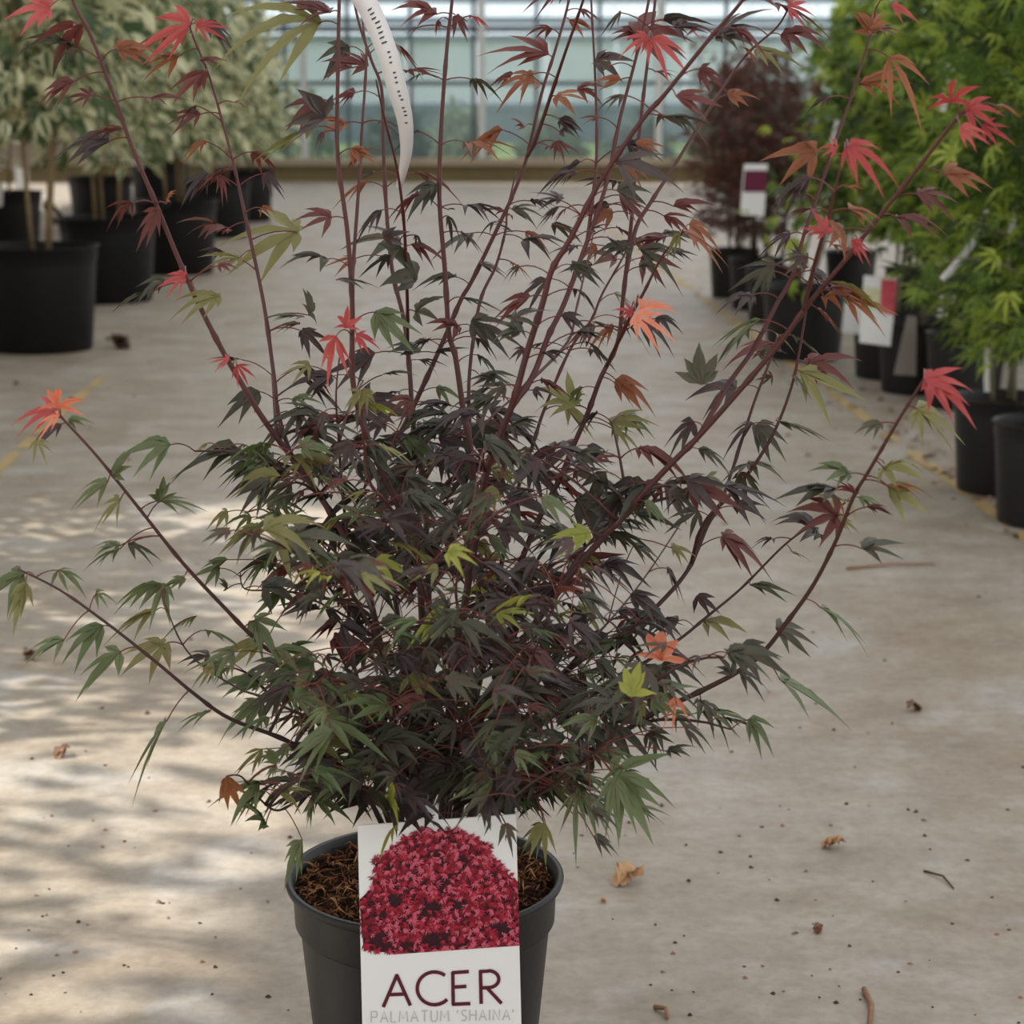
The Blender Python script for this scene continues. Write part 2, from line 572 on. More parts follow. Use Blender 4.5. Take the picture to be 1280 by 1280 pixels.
def pot_parts(D, H, tub):
    key = (round(D, 3), round(H, 3), tub)
    if key not in POTS:
        R = D / 2
        mt = M['tub'] if tub else M['pot']
        b = MB(); b.lathe([(0.0, 0.0), (R * 0.80, 0.0), (R * 0.82, 0.006), (R * 0.93, H * 0.87), (R * 0.93, H * 0.9), (R * 0.9, H * 0.9), (R * 0.89, H * 0.8), (R * 0.80, 0.02), (0, 0.02)], 40)
        r = MB(); r.lathe([(R * 0.90, H * 0.80), (R * 0.945, H * 0.86), (R * 0.955, H * 0.97), (R * 0.985, H * 0.985), (R, H * 0.995), (R * 0.99, H), (R * 0.95, H), (R * 0.93, H * 0.97), (R * 0.90, H * 0.80)], 40)
        s = MB()
        rr = random.Random(7)
        rings = [(0.0, 0.012)] + [(R * q, 0.012 * (1 - q)) for q in (0.3, 0.6, 0.88)]
        pr_ = [(q, H * 0.9 + z) for q, z in rings]
        s.lathe([(max(q, 0.001), z) for q, z in pr_], 24)
        s.v = [(x, y, z + rr.uniform(-0.006, 0.006)) for x, y, z in s.v]
        POTS[key] = (b.mesh('pot', [mt]), r.mesh('rim', [mt]), s.mesh('soil', [M['soil']]))
    return POTS[key]


def put_pot(root, D, H, tub=False):
    a, b, c = pot_parts(D, H, tub)
    p = link('pot', a, root); link('rim', b, p); link('soil', c, root)
    return p


def potted_tree(name, label, cat, group, base, D, H, tub, kind, h0, h1, rad, nleaf, leafsize, seed, nparts=0, off=(0, 0), lean=(0, 0)):
    """one pot with its stems; the leaves turned to the aisle are parts, the rest one mass"""
    rng = np.random.default_rng(seed)
    rnd = random.Random(seed)
    root = link(name, None, loc=base, label=label, cat=cat, group=group)
    put_pot(root, D, H, tub)
    zs_ = H * 0.9
    bark = {'var': M['v_bark'], 'green': M['bark_grey'], 'fine': M['bark_grey'], 'red': M['stem_dark']}[kind]
    nst = {'var': 3, 'green': 3, 'fine': 3, 'red': 4}[kind]
    anchors = []
    for k in range(nst):
        a = rnd.uniform(0, 6.28)
        top = Vector((off[0] + lean[0] + math.cos(a) * rad * 0.45, off[1] + lean[1] + math.sin(a) * rad * 0.45, h1 * rnd.uniform(0.82, 0.97)))
        b0 = Vector((math.cos(a) * D * 0.12, math.sin(a) * D * 0.12, zs_ - 0.01))
        mid = b0.lerp(top, 0.45) + Vector((rnd.uniform(-.05, .05), rnd.uniform(-.05, .05), 0.05))
        pts = [(b0 * (1 - t) ** 2 + mid * 2 * t * (1 - t) + top * t * t) for t in [i / 8 for i in range(9)]]
        r0 = 0.011 if kind == 'var' else 0.007
        tb = MB(); tb.tube(pts, [r0 * (1 - 0.8 * i / 8) for i in range(9)], 6)
        st = link('stem', tb.mesh('stem', [bark]), root)
        bb = MB()
        nb = 9
        for j in range(nb):
            t = 0.25 + 0.7 * (j + rnd.random()) / nb
            p = b0 * (1 - t) ** 2 + mid * 2 * t * (1 - t) + top * t * t
            if p.z < h0 * 0.8:
                continue
            aa = rnd.uniform(0, 6.28)
            ln = rad * rnd.uniform(0.5, 1.0) * (1.1 - 0.5 * (p.z - h0) / (h1 - h0))
            q = p + Vector((math.cos(aa) * ln, math.sin(aa) * ln, rnd.uniform(0.0, 0.22)))
            mm = p.lerp(q, 0.5) + Vector((0, 0, 0.04))
            bp = [p * (1 - u) ** 2 + mm * 2 * u * (1 - u) + q * u * u for u in (0, .33, .66, 1)]
            bb.tube(bp, [0.004, 0.0032, 0.0022, 0.0012], 5)
            anchors += [bp[1], bp[2], bp[3], bp[3]]
        if bb.v:
            link('twig', bb.mesh('twig', [bark]), st, kind='stuff')
        anchors += [Vector(p) for p in pts if p.z > h0]
    A = np.array([tuple(p) for p in anchors])
    A = A[A[:, 2] > h0 - 0.05]
    pos = A[rng.integers(0, len(A), nleaf)] + rng.normal(size=(nleaf, 3)) * np.array([rad * 0.28, rad * 0.28, 0.07])
    u = rng.random(nleaf) < 0.55                                   # the rest fills the crown evenly
    th = rng.random(nleaf) * 6.283
    zz = h0 + (h1 - h0) * rng.random(nleaf)
    prof = np.sqrt(np.clip(np.sin(np.clip((zz - h0) / (h1 - h0) * 0.85 + 0.12, 0, 1) * math.pi), 0.05, 1))
    rr = rad * prof * np.sqrt(rng.random(nleaf))
    fill = np.stack([off[0] + lean[0] * (zz / h1) + rr * np.cos(th), off[1] + rr * np.sin(th), zz], 1)
    pos = np.where(u[:, None], fill, pos)
    # never below the ragged lower edge of the crown
    edge = h0 + rng.random(nleaf) * 0.05
    pos[:, 2] = np.where(pos[:, 2] < edge, edge + rng.random(nleaf) * 0.25, pos[:, 2])
    out = pos - np.array([off[0], off[1], 0]); out[:, 2] = 0
    ol = np.linalg.norm(out, axis=1, keepdims=True) + 1e-6
    out /= ol
    if kind == 'var':
        dirs = out * 0.7 + rng.normal(size=(nleaf, 3)) * 0.45 + np.array([0, 0, -0.55])
    else:
        dirs = out * 0.9 + rng.normal(size=(nleaf, 3)) * 0.5 + np.array([0, 0, -0.25])
    d, s, n = rot_frames(dirs, rng)
    if kind != 'var':                                              # blades lie mostly flat
        upv = np.array([0, 0, 1.0]) + rng.normal(size=(nleaf, 3)) * 0.45
        s = np.cross(upv, d); s /= np.linalg.norm(s, axis=1, keepdims=True); n = np.cross(d, s)
    flip = n[:, 2] < 0
    s[flip] *= -1; n[flip] *= -1
    size = leafsize * rng.uniform(0.7, 1.25, nleaf)
    tpl = {'var': T_VAR, 'green': T_PALM, 'fine': T_FINE, 'red': T_FINE}[kind]
    mats = {'var': [M['v_cream'], M['v_green']], 'green': [M['g_leaf'], M['g_leaf2'], M['g_leaf3']],
            'fine': [M['g_leaf'], M['g_leaf2'], M['g_leaf3']], 'red': [M['r_leaf'], M['r_leaf2'], M['r_leaf']]}[kind]
    pick = rng.choice(3, nleaf, p=[0.42, 0.33, 0.25])
    view = np.array([-base[0], -base[1]]); view = view / np.linalg.norm(view)
    face = out[:, 0] * view[0] + out[:, 1] * view[1]
    score = face * ol[:, 0] + rng.random(nleaf) * 0.05
    order = np.argsort(-score)
    chosen = order[:nparts]
    rest = order[nparts:]
    for i in chosen:
        if kind == 'var':
            me = template_mesh('leaf_var_%d' % pick[i], tpl, [mats, [mats[0], mats[0]], [mats[1], mats[1]]][pick[i]])
        else:
            me = template_mesh('leaf_%s_%d' % (kind, pick[i]), tpl, [mats[pick[i]]])
        o = link('leaf', me, root)
        mt = Matrix((tuple(d[i] * size[i]) + (pos[i][0],), tuple(s[i] * size[i]) + (pos[i][1],), tuple(n[i] * size[i]) + (pos[i][2],), (0, 0, 0, 1)))
        mt = Matrix(((d[i][0] * size[i], s[i][0] * size[i], n[i][0] * size[i], pos[i][0]), (d[i][1] * size[i], s[i][1] * size[i], n[i][1] * size[i], pos[i][1]), (d[i][2] * size[i], s[i][2] * size[i], n[i][2] * size[i], pos[i][2]), (0, 0, 0, 1)))
        o.matrix_local = mt
    fm = cloud_mesh('foliage', tpl, pos[rest], d[rest], s[rest], n[rest], size[rest], mats,
                    (lambda i, q: (q, 0, 1)[int(pick[rest[i]])]) if kind == 'var' else (lambda i, q: int(pick[rest[i]])))
    link('foliage', fm, root, kind='stuff')
    return root


# ------------------------------------------------------------------ left: tall variegated trees in black tubs
def gxy(x, y):
    g = ground(x, y); return Vector((g.x, g.y, 0))


GV = 'tall variegated trees in black tubs'
VAR = [  # px of the tub's foot, height of the crown's lower edge, top, radius, leaves, parts
    ((52, 436), 0.82, 2.3, 0.42, 1700, 150, 'tall cream variegated tree on thin bare stems, fifth in front row from glass wall'),
    ((138, 376), 0.62, 2.2, 0.42, 1500, 110, 'cream variegated tree with a handled black tub, fourth in front row from glass wall'),
    ((222, 341), 0.62, 2.1, 0.40, 1300, 60, 'cream variegated tree in a black tub, third in front row from glass wall'),
    ((274, 296), 0.55, 1.9, 0.42, 1200, 30, 'cream variegated tree in a black tub, second in front row from glass wall'),
    ((307, 276), 0.50, 1.45, 0.38, 900, 20, 'short cream variegated tree in a black tub, closest to the glass wall'),
    ((8, 322), 0.75, 2.4, 0.50, 1300, 20, 'cream variegated tree in the back row with a white tag on its black tub'),
    ((128, 290), 0.62, 2.4, 0.50, 1200, 0, 'cream variegated tree in the back row between two front tubs'),
    ((200, 268), 0.62, 2.3, 0.50, 1000, 0, 'cream variegated tree in the back row, next to the glass wall'),
]
for k, (px, h0, h1, rad, nl, npt, lab) in enumerate(VAR):
    b = gxy(*px)
    potted_tree('potted_tree', lab, 'potted tree', GV, b, 0.48, 0.40, True, 'var', h0, h1, rad, nl, 0.088, 100 + k, npt)
b = gxy(138, 376)
tubB = [o for o in bpy.data.objects if o.get('label', '').startswith('cream variegated tree with a handled')][0]
for sx in (-1, 1):
    cx = sx * 0.22
    h = MB()
    h.tube([Vector((cx, -0.09, 0.37)), Vector((cx * 1.25, -0.08, 0.45)), Vector((cx * 1.3, 0, 0.47)), Vector((cx * 1.25, 0.08, 0.45)), Vector((cx, 0.09, 0.37))], 0.011, 6)
    link('handle', h.mesh('handle', [M['tub']]), tubB)
# the same row goes on towards the viewer; its crowns break the sunlight up on the floor
ORD = ['sixth', 'seventh', 'eighth', 'ninth', 'tenth', 'eleventh']
for k, (x, y, h0, h1, rad, nl) in enumerate([(-2.35, 5.9, 0.45, 1.9, 0.46, 1800), (-1.98, 4.95, 0.38, 0.98, 0.44, 1100), (-1.82, 4.15, 0.38, 0.98, 0.44, 1000), (-1.82, 3.35, 0.40, 1.15, 0.46, 700),
                                         (-1.80, 2.45, 0.72, 2.2, 0.46, 400), (-1.80, 1.55, 0.72, 2.2, 0.46, 400)]):
    what = 'low bushy variegated shrub' if h1 < 1.2 else 'tall variegated tree'
    potted_tree('potted_tree', '%s in a black tub, %s in front row from glass wall' % (what, ORD[k]), 'potted tree', GV, Vector((x, y, 0)), 0.48, 0.40, True, 'var', h0, h1, rad, nl, 0.09, 200 + k, 0)
for k, (x, y) in enumerate([(-2.85, 6.6), (-2.9, 7.9), (-2.95, 9.2), (-3.0, 10.5), (-3.3, 19)]):
    potted_tree('potted_tree', 'very tall variegated tree in the rearmost row, %s from the glass wall' % ['fifth', 'fourth', 'third', 'second', 'first'][k], 'potted tree', GV, Vector((x, y, 0)), 0.48, 0.40, True, 'var', 0.6, 2.7, 0.60, 1500, 0.09, 240 + k, 0)

# ------------------------------------------------------------------ right: potted maples
GM = 'potted maples along the yellow line'
RT = [  # foot px, pot D, H, kind, h0, h1, rad, leaves, size, parts, label, crown offset
    ((1305, 652), .26, .235, 'fine', .34, 1.55, .26, 1500, .062, 160, 'feathery green maple in a dark pot, first along the yellow line', (0, 0)),
    ((1250, 612), .26, .235, 'fine', .36, 1.5, .25, 1400, .060, 130, 'feathery green maple with a white strip tag, second pot along the yellow line', (-.02, 0)),
    ((1204, 508), .26, .235, 'green', .33, 1.32, .27, 1100, .055, 110, 'leafy green maple in a dark pot, third along the yellow line', (.03, 0)),
    ((1142, 489), .26, .235, 'green', .46, 1.45, .24, 1000, .055, 80, 'leafy green maple with a red and white picture card, fourth along the yellow line', (.06, 0)),
    ((1108, 471), .26, .235, 'green', .46, 1.4, .24, 900, .055, 50, 'leafy green maple with a plain white card, fifth along the yellow line', (.06, 0)),
    ((1004, 447), .33, .27, 'green', .42, 1.35, .17, 800, .055, 50, 'green maple with lime lower leaves in a wide dark pot, sixth along the yellow line', (.21, .05)),
    ((967, 402), .26, .235, 'red', .50, 1.0, .19, 600, .05, 0, 'brown-leaved maple in a dark pot behind the wide pot, seventh along the yellow line', (.0, 0)),
    ((944, 386), .26, .235, 'red', .30, 1.15, .28, 1500, .05, 60, 'red-brown maple with a wine coloured picture card, eighth along the yellow line', (-.02, 0)),
    ((917, 371), .26, .235, 'red', .30, 1.1, .26, 1200, .05, 0, 'red-brown maple in a dark pot, last along the yellow line', (0, 0)),
    ((1240, 445), .26, .235, 'green', .35, 1.48, .30, 1000, .06, 40, 'tall green maple standing behind the third and fourth pots', (0, 0)),
    ((1330, 500), .26, .235, 'green', .35, 1.55, .30, 900, .06, 20, 'tall green maple standing behind the first two pots', (0, 0)),
    ((1140, 402), .26, .235, 'green', .35, 1.36, .28, 900, .06, 20, 'green maple standing behind the fourth and fifth pots', (0, 0)),
    ((1062, 374), .26, .235, 'green', .35, 1.42, .27, 1000, .06, 20, 'green maple standing behind the wide pot', (0, 0)),
    ((1230, 360), .26, .235, 'green', .35, 1.5, .32, 600, .06, 0, 'tall green maple in the rearmost row of the maples', (0, 0)),
]
RTO = []
for k, (px, D, H, kind, h0, h1, rad, nl, sz, npt, lab, off) in enumerate(RT):
    RTO.append(potted_tree('potted_maple', lab, 'potted maple', GM, gxy(*px), D, H, False, kind, h0, h1, rad, nl, sz, 300 + k, npt, off))
# lime low leaves on the sixth pot
rnd = random.Random(5)
for k in range(9):
    g = at(rnd.uniform(955, 1010), rnd.uniform(300, 372), RTO[5].location.y - 0.16) - RTO[5].location
    me = template_mesh('leaf_lime', palmate_template(0.17, 1.05), [M['g_leaf2']])
    o = link('leaf', me, RTO[5], g)
    o.rotation_euler = (rnd.uniform(0.5, 1.1), rnd.uniform(0.5, 1.2), rnd.uniform(0, 6)); o.scale = (0.07,) * 3
tw = MB(); b0 = Vector((0, -.02, .25)); q = at(982, 335, RTO[5].location.y - 0.16) - RTO[5].location
tw.tube([b0, b0.lerp(q, .5) + Vector((0, 0, .05)), q], [.004, .003, .002], 5); link('twig', tw.mesh('twig', [M['bark_grey']]), RTO[5])


# ------------------------------------------------------------------ cards and tags on the background maples
def quad_card(mb, P, th, mat=0):
    """four corners (tl, tr, br, bl) given thickness to the back"""
    n = (P[1] - P[0]).cross(P[3] - P[0]).normalized()
    back = [p + n * th for p in P]
    mb.add(list(P) + back, [(0, 1, 2, 3), (7, 6, 5, 4), (0, 4, 5, 1), (1, 5, 6, 2), (2, 6, 7, 3), (3, 7, 4, 0)], mat)


def card_thing(name, corners, Y, label, cat, mat='card', prints=(), group=None):
    P = [at(x, y, Y) for x, y in corners]
    base = sum(P, Vector()) / 4
    mb = MB(); quad_card(mb, [p - base for p in P], 0.0015)
    root = link(name, mb.mesh(name, [M[mat]], False), loc=base, label=label, cat=cat, group=group)
    for nm, cs, mk in prints:
        m2 = MB(); quad_card(m2, [at(x, y, Y - 0.002) - base for x, y in cs], 0.001)
        link(nm, m2.mesh(nm, [M[mk]], False), root)
    return root


M['pr_bloom'] = plain('print_bloom', srgb(206, 84, 98), 0.4, 0.3, 0.5, 50)
M['pr_lawn'] = plain('print_lawn', srgb(214, 214, 178), 0.4, 0.3, 0.3, 50)
M['pr_wine'] = plain('print_wine_dark', srgb(104, 40, 66), 0.4, 0.3, 0.3, 40)
Yc = RTO[3].location.y - 0.16
card_thing('plant_card', [(1080, 344), (1122, 348), (1113, 433), (1074, 428)], Yc, 'white card with a red blossom picture hung on a green maple', 'card',
           prints=[('bloom_picture', [(1102, 349), (1121, 350), (1118, 394), (1100, 390)], 'pr_bloom'), ('lawn_picture', [(1081, 358), (1101, 360), (1099, 388), (1079, 384)], 'pr_lawn')])
card_thing('plant_card', [(1056, 378), (1078, 380), (1075, 418), (1052, 415)], RTO[4].location.y - 0.17, 'plain white card hung behind the red blossom card', 'card')
card_thing('plant_tag', [(1134, 394), (1146, 396), (1145, 470), (1117, 468)], Yc + 0.03, 'grey wedge shaped tag hung on a green maple beside the white cards', 'tag', 'tag_grey')
card_thing('plant_card', [(930, 205), (960, 205), (955, 270), (925, 268)], RTO[6].location.y - 0.26, 'white card with a wine coloured picture hung in a red-brown maple', 'card',
           prints=[('picture', [(931, 213), (960, 213), (957, 240), (929, 240)], 'pr_wine')])
card_thing('plant_tag', [(-8, 228), (4, 228), (3, 258), (-8, 258)], gxy(8, 322).y - 0.30, 'small white tag on a black tub in the back row', 'tag', 'tag')


def strap(name, pts, w, label, mat='tag'):
    """narrow bent plastic strip through 3D points"""
    mb = MB()
    base = pts[0]
    L_, R_ = [], []
    n = len(pts)
    for i, p in enumerate(pts):
        t = (pts[min(i + 1, n - 1)] - pts[max(i - 1, 0)]).normalized()
        s = t.cross(Vector((0.15, 1, 0.1))).normalized()
        ww = w[i] if hasattr(w, '__len__') else w
        L_.append(p - base - s * ww / 2); R_.append(p - base + s * ww / 2)
    th = Vector((0, 0.0008, 0))
    vs_ = L_ + R_ + [p + th for p in L_] + [p + th for p in R_]
    fs = []
    for i in range(n - 1):
        fs += [(i, n + i, n + i + 1, i + 1), (2 * n + i, 2 * n + i + 1, 3 * n + i + 1, 3 * n + i), (i, i + 1, 2 * n + i + 1, 2 * n + i), (n + i, 3 * n + i, 3 * n + i + 1, n + i + 1)]
    mb.add(vs_, fs)
    return link(name, mb.mesh(name, [M[mat]]), loc=base, label=label, cat='tag')


def bez(a, b, c, n=12):
    return [a * (1 - t) ** 2 + b * 2 * t * (1 - t) + c * t * t for t in [i / n for i in range(n + 1)]]


Yg = RTO[1].location.y - 0.27
strap('strap_tag', bez(at(1236, 262, Yg), at(1225, 300, Yg - .02), at(1178, 350, Yg)), 0.018, 'white strip tag slanting through feathery green leaves')
strap('strap_tag', bez(at(1270, 268, Yg), at(1266, 278, Yg), at(1264, 292, Yg)), 0.016, 'short white tag end showing between feathery green leaves')
Yg = RTO[2].location.y - 0.29
strap('strap_tag', bez(at(1186, 78, Yg), at(1192, 100, Yg), at(1176, 138, Yg)), 0.026, 'white strap tag hung high in a leafy green maple')
strap('strap_tag', bez(at(1048, 150, RTO[5].location.y - .28), at(1044, 165, RTO[5].location.y - .28), at(1040, 182, RTO[5].location.y - .28)), 0.02, 'thin white tag hung in the maple of the wide pot')
strap('strap_tag', bez(at(1236, 420, RTO[1].location.y - .10), at(1232, 450, RTO[1].location.y - .11), at(1234, 490, RTO[1].location.y - .10)), 0.014, 'white tag standing in the soil of the second pot', 'tag')

# ------------------------------------------------------------------ shrubs outside the end wall
rng = np.random.default_rng(11)
for k in range(22):
    x = -11 + k * 1.05 + rng.uniform(-.2, .2)
    y = YW + 2.2 + rng.uniform(0, 2.0)
    hh = rng.uniform(0.7, 1.25)
    dark = k % 3 == 0
    n = 420
    th = rng.random(n) * 6.283; ph = rng.random(n)
    pos = np.stack([0.46 * np.sqrt(1 - ph ** 2) * np.cos(th), 0.42 * np.sqrt(1 - ph ** 2) * np.sin(th), 0.05 + hh * ph], 1) * rng.uniform(0.6, 1, (n, 1))
    d, s, nn = rot_frames(rng.normal(size=(n, 3)), rng)
    root = link('shrub', None, loc=(x, y, -0.01), label='rounded %s green shrub growing outside the glazed end wall' % ('dark' if dark else 'light'), cat='shrub', group='%s shrubs outside the end wall' % ('dark' if dark else 'light'))
    me = cloud_mesh('foliage', T_VAR, pos, d, s, nn, np.full(n, 0.17), [M['hedge_d' if dark else 'hedge']], lambda i, q: 0)
    link('foliage', me, root, kind='stuff')
    sm = MB(); sm.tube([(0, 0, -0.02), (0.02, 0, hh * 0.4), (0.05, 0.02, hh * 0.75)], [0.03, 0.02, 0.01], 5); link('stem', sm.mesh('stem', [M['v_bark']]), root)

# ------------------------------------------------------------------ the maple in front
rim = at(531, 1092, 1.729)
POT_D, POT_H = 0.26, rim.z
PX0, PY0 = rim.x, 1.729
maple = link('potted_maple', None, loc=(PX0, PY0, 0), label='tall wine-red leaved maple with red stems in a black plastic pot', cat='potted maple')
R = POT_D / 2
mb = MB()
mb.lathe([(0, 0), (R * .74, 0), (R * .755, .004), (R * .76, .012), (R * .90, POT_H - .045), (R * .90, POT_H - .04), (R * .87, POT_H - .04), (R * .73, .012), (0, .012)], 64)
pot = link('pot', mb.mesh('pot', [M['pot']]), maple)
mb = MB()
mb.lathe([(R * .87, POT_H - .05), (R * .905, POT_H - .047), (R * .935, POT_H - .042), (R * .945, POT_H - .012), (R * .955, POT_H - .009), (R * .99, POT_H - .006), (R, POT_H - .002), (R * .995, POT_H),
          (R * .955, POT_H), (R * .925, POT_H - .01), (R * .87, POT_H - .05)], 64)
link('rim', mb.mesh('rim', [M['pot']]), pot)
SOIL_Z = POT_H - 0.016
mb = MB()
rr = random.Random(3)
mb.lathe([(0.001, SOIL_Z + .008), (R * .3, SOIL_Z + .006), (R * .6, SOIL_Z + .003), (R * .91, SOIL_Z - .006)], 40)
mb.v = [(x, y, z + rr.uniform(-.004, .004)) for x, y, z in mb.v]
soil = link('soil', mb.mesh('soil', [M['soil']]), maple)
mb = MB()
for k in range(1700):                                   # shredded bark mulch
    a, q = rr.uniform(0, 6.283), R * .9 * math.sqrt(rr.random())
    c = Vector((q * math.cos(a), q * math.sin(a), SOIL_Z + .004 + rr.uniform(0, .008)))
    dd = Vector((rr.gauss(0, 1), rr.gauss(0, 1), rr.gauss(0, .35))).normalized()
    ln = rr.uniform(.006, .019)
    ss = dd.cross(Vector((rr.gauss(0, 1), rr.gauss(0, 1), rr.gauss(0, 1)))).normalized()
    nn = dd.cross(ss)
    w = rr.uniform(.0006, .0015)
    bow = (nn + ss) * rr.uniform(-.005, .005)
    p0, p1, p2 = c - dd * ln / 2, c + bow, c + dd * ln / 2
    mb.add([p0 - ss * w * .5, p0 + ss * w * .5, p1 - ss * w, p1 + ss * w, p2 - ss * w * .4, p2 + ss * w * .4, p1 + nn * w], [(0, 1, 3, 2), (2, 3, 5, 4), (0, 2, 6), (1, 3, 6), (2, 4, 6), (3, 5, 6)], rr.choice([0, 0, 1, 2, 2]))
link('bark_mulch', mb.mesh('bark_mulch', [M['chip1'], M['chip2'], M['chip3']], False), soil, kind='stuff')

# stems: traced upwards from soil to tip; dY is how far the tip leans away from (+) or towards (-) the viewer
BASE = [(540, 1062)]
STEMS = [
    ([(505, 1052), (490, 900), (465, 760), (434, 678), (403, 625), (378, 590), (330, 525), (300, 476), (274, 431), (244, 371), (221, 319), (195, 255), (165, 184), (141, 116), (112, 41), (94, 8), (78, -40)], .02, -.06, 5.2),
    ([(378, 590), (364, 569), (347, 515), (343, 476), (330, 382), (313, 300), (300, 240), (292, 206), (281, 163), (262, 97), (242, 47), (236, 30)], 'S0', .08, 3.6),
    ([(528, 1055), (530, 850), (521, 687), (504, 646), (487, 610), (460, 550), (442, 484), (440, 428), (440, 375), (434, 289), (422, 195), (422, 101), (424, 0), (426, -60)], -.02, -.03, 5.6),
    ([(440, 375), (441, 337), (449, 225), (452, 169), (458, 71), (454, 34), (448, -40)], 'S2', .06, 3.0),
    ([(540, 1058), (536, 750), (529, 605), (524, 574), (516, 525), (512, 465), (505, 401), (490, 337), (482, 248), (479, 180), (477, 112), (464, 75), (449, 30), (440, -10)], .04, .10, 4.8),
    ([(512, 430), (509, 375), (505, 281), (496, 210), (481, 150), (470, 100)], 'S4', -.05, 3.0),
    ([(545, 1058), (566, 900), (587, 700), (590, 581), (579, 513), (569, 445), (561, 416), (556, 337), (549, 244), (552, 150), (559, 56), (565, 0), (568, -60)], .0, .03, 5.4),
    ([(520, 1055), (500, 800), (476, 620), (480, 571), (500, 542), (529, 482), (555, 424), (576, 375), (591, 349), (629, 270), (643, 239), (659, 195), (677, 117), (694, 63), (710, 5), (716, -40)], .05, .15, 4.8),
    ([(659, 195), (670, 173), (691, 112), (705, 70), (729, 0), (738, -40)], 'S7', .02, 3.6),
    ([(590, 581), (586, 480), (599, 381), (620, 332), (632, 287), (634, 264), (645, 215)], 'S6', .06, 3.0),
    ([(550, 1058), (560, 900), (590, 700), (608, 590), (625, 545), (642, 501), (659, 440), (678, 380), (690, 337), (711, 302), (744, 238), (767, 201), (805, 147), (831, 118), (884, 52), (926, 3), (950, -40)], -.03, -.10, 5.6),
    ([(640, 510), (666, 470), (685, 421), (705, 380), (728, 318), (744, 273), (760, 222), (775, 148), (795, 72), (811, 0), (815, -40)], 'S10', .04, 4.4),
    ([(735, 300), (742, 238), (746, 184), (744, 98), (739, 0), (738, -50)], 'S11', .06, 2.8),
    ([(555, 1058), (600, 850), (660, 680), (700, 598), (717, 557), (736, 513), (751, 472), (772, 428), (779, 371), (789, 279), (793, 226), (803, 131), (811, 66), (818, 10), (822, -40)], .02, .02, 4.6),
    ([(600, 850), (640, 640), (668, 550), (680, 513), (712, 438), (739, 400), (753, 367), (777, 325), (789, 300)], 'S13', .10, 3.2),
    ([(690, 490), (709, 428), (720, 388), (735, 323), (742, 290)], 'S11', .07, 2.4),
    ([(760, 455), (789, 394), (805, 365), (828, 320), (852, 292)], 'S13', -.04, 3.0),
    ([(781, 344), (795, 285), (814, 252), (841, 210), (884, 141), (930, 72), (972, 33), (990, 0)], 'S13', .08, 3.4),
    ([(560, 1058), (600, 900), (690, 750), (753, 673), (777, 649), (804, 617), (838, 581), (874, 545), (930, 482), (974, 430), (1011, 380), (1055, 327), (1092, 280), (1146, 212), (1192, 153), (1210, 136)], -.02, -.14, 5.4),
    ([(874, 545), (911, 480), (942, 436), (971, 380), (989, 349), (1005, 294), (1020, 250), (1042, 185), (1067, 112), (1089, 41), (1095, 10)], 'S18', -.02, 3.6),
    ([(1005, 388), (1017, 336), (1033, 280), (1043, 240), (1056, 190)], 'S18', -.16, 2.8),
    ([(565, 1058), (620, 950), (714, 835), (766, 807), (817, 762), (859, 714), (884, 658), (899, 633), (917, 583), (942, 505), (961, 455), (972, 420)], .06, .08, 4.4),
    ([(838, 690), (880, 655), (917, 614), (946, 577), (971, 533), (992, 474), (1005, 405), (1008, 380)], 'S21', .03, 3.6),
    ([(620, 960), (700, 890), (790, 838), (848, 800), (886, 769), (927, 735), (982, 680), (1022, 652), (1062, 625)], 'S21', .04, 3.0),
    ([(560, 1060), (620, 1010), (700, 960), (770, 920), (820, 890), (865, 869), (920, 841), (955, 814), (982, 780), (1017, 731), (1046, 674), (1067, 621), (1086, 589), (1111, 546), (1130, 514), (1155, 474)], -.03, -.17, 4.4),
    ([(548, 1064), (600, 1030), (680, 989), (700, 975), (742, 941), (780, 903), (807, 869), (824, 845)], -.09, -.17, 3.2),
    ([(515, 1056), (450, 930), (372, 836), (328, 807), (280, 759), (227, 702), (175, 637), (122, 571), (80, 525), (66, 510)], -.02, -.08, 3.8),
    ([(512, 1058), (450, 980), (363, 928), (289, 899), (245, 869), (192, 825), (131, 777), (74, 737), (22, 711)], -.04, -.10, 3.6),
    ([(510, 1062), (470, 995), (400, 986), (375, 999), (347, 1013), (325, 999), (302, 971), (284, 970)], -.06, -.12, 2.6),
    ([(450, 930), (400, 905), (332, 873), (297, 860), (249, 829), (225, 800), (205, 752)], 'S26', .02, 2.4),
    ([(552, 1060), (567, 873), (552, 814), (537, 763), (523, 716), (505, 660), (480, 625), (461, 598), (452, 520), (455, 488)], -.05, -.14, 3.6),
    ([(440, 760), (376, 742), (340, 738), (306, 736), (300, 715)], 'S0', .05, 2.2),
    ([(434, 678), (426, 590), (423, 545), (420, 494), (425, 440)], 'S0', -.03, 2.4),
    ([(530, 850), (440, 770), (380, 690), (335, 640), (310, 640)], 'S2', .08, 2.6),
    ([(590, 700), (650, 720), (720, 690), (790, 640), (830, 585)], 'S10', .12, 2.8),
    ([(600, 900), (680, 860), (740, 800), (800, 730), (860, 640)], 'S18', .14, 2.6),
    ([(545, 1060), (520, 960), (470, 880), (420, 850), (380, 860)], -.08, -.13, 2.6),
    ([(550, 1062), (600, 980), (640, 900), (670, 810), (700, 740)], -.10, -.16, 2.8),
    ([(535, 1062), (500, 940), (480, 830), (440, 740), (400, 690)], -.09, -.15, 2.8),
    ([(548, 1062), (570, 960), (590, 840), (570, 740), (585, 670)], -.12, -.17, 2.6),
]
# curves as points with depth
S3D = []          # list of (points, radii)
PT_ALL, PT_PX, PT_S, PT_T = [], [], [], []


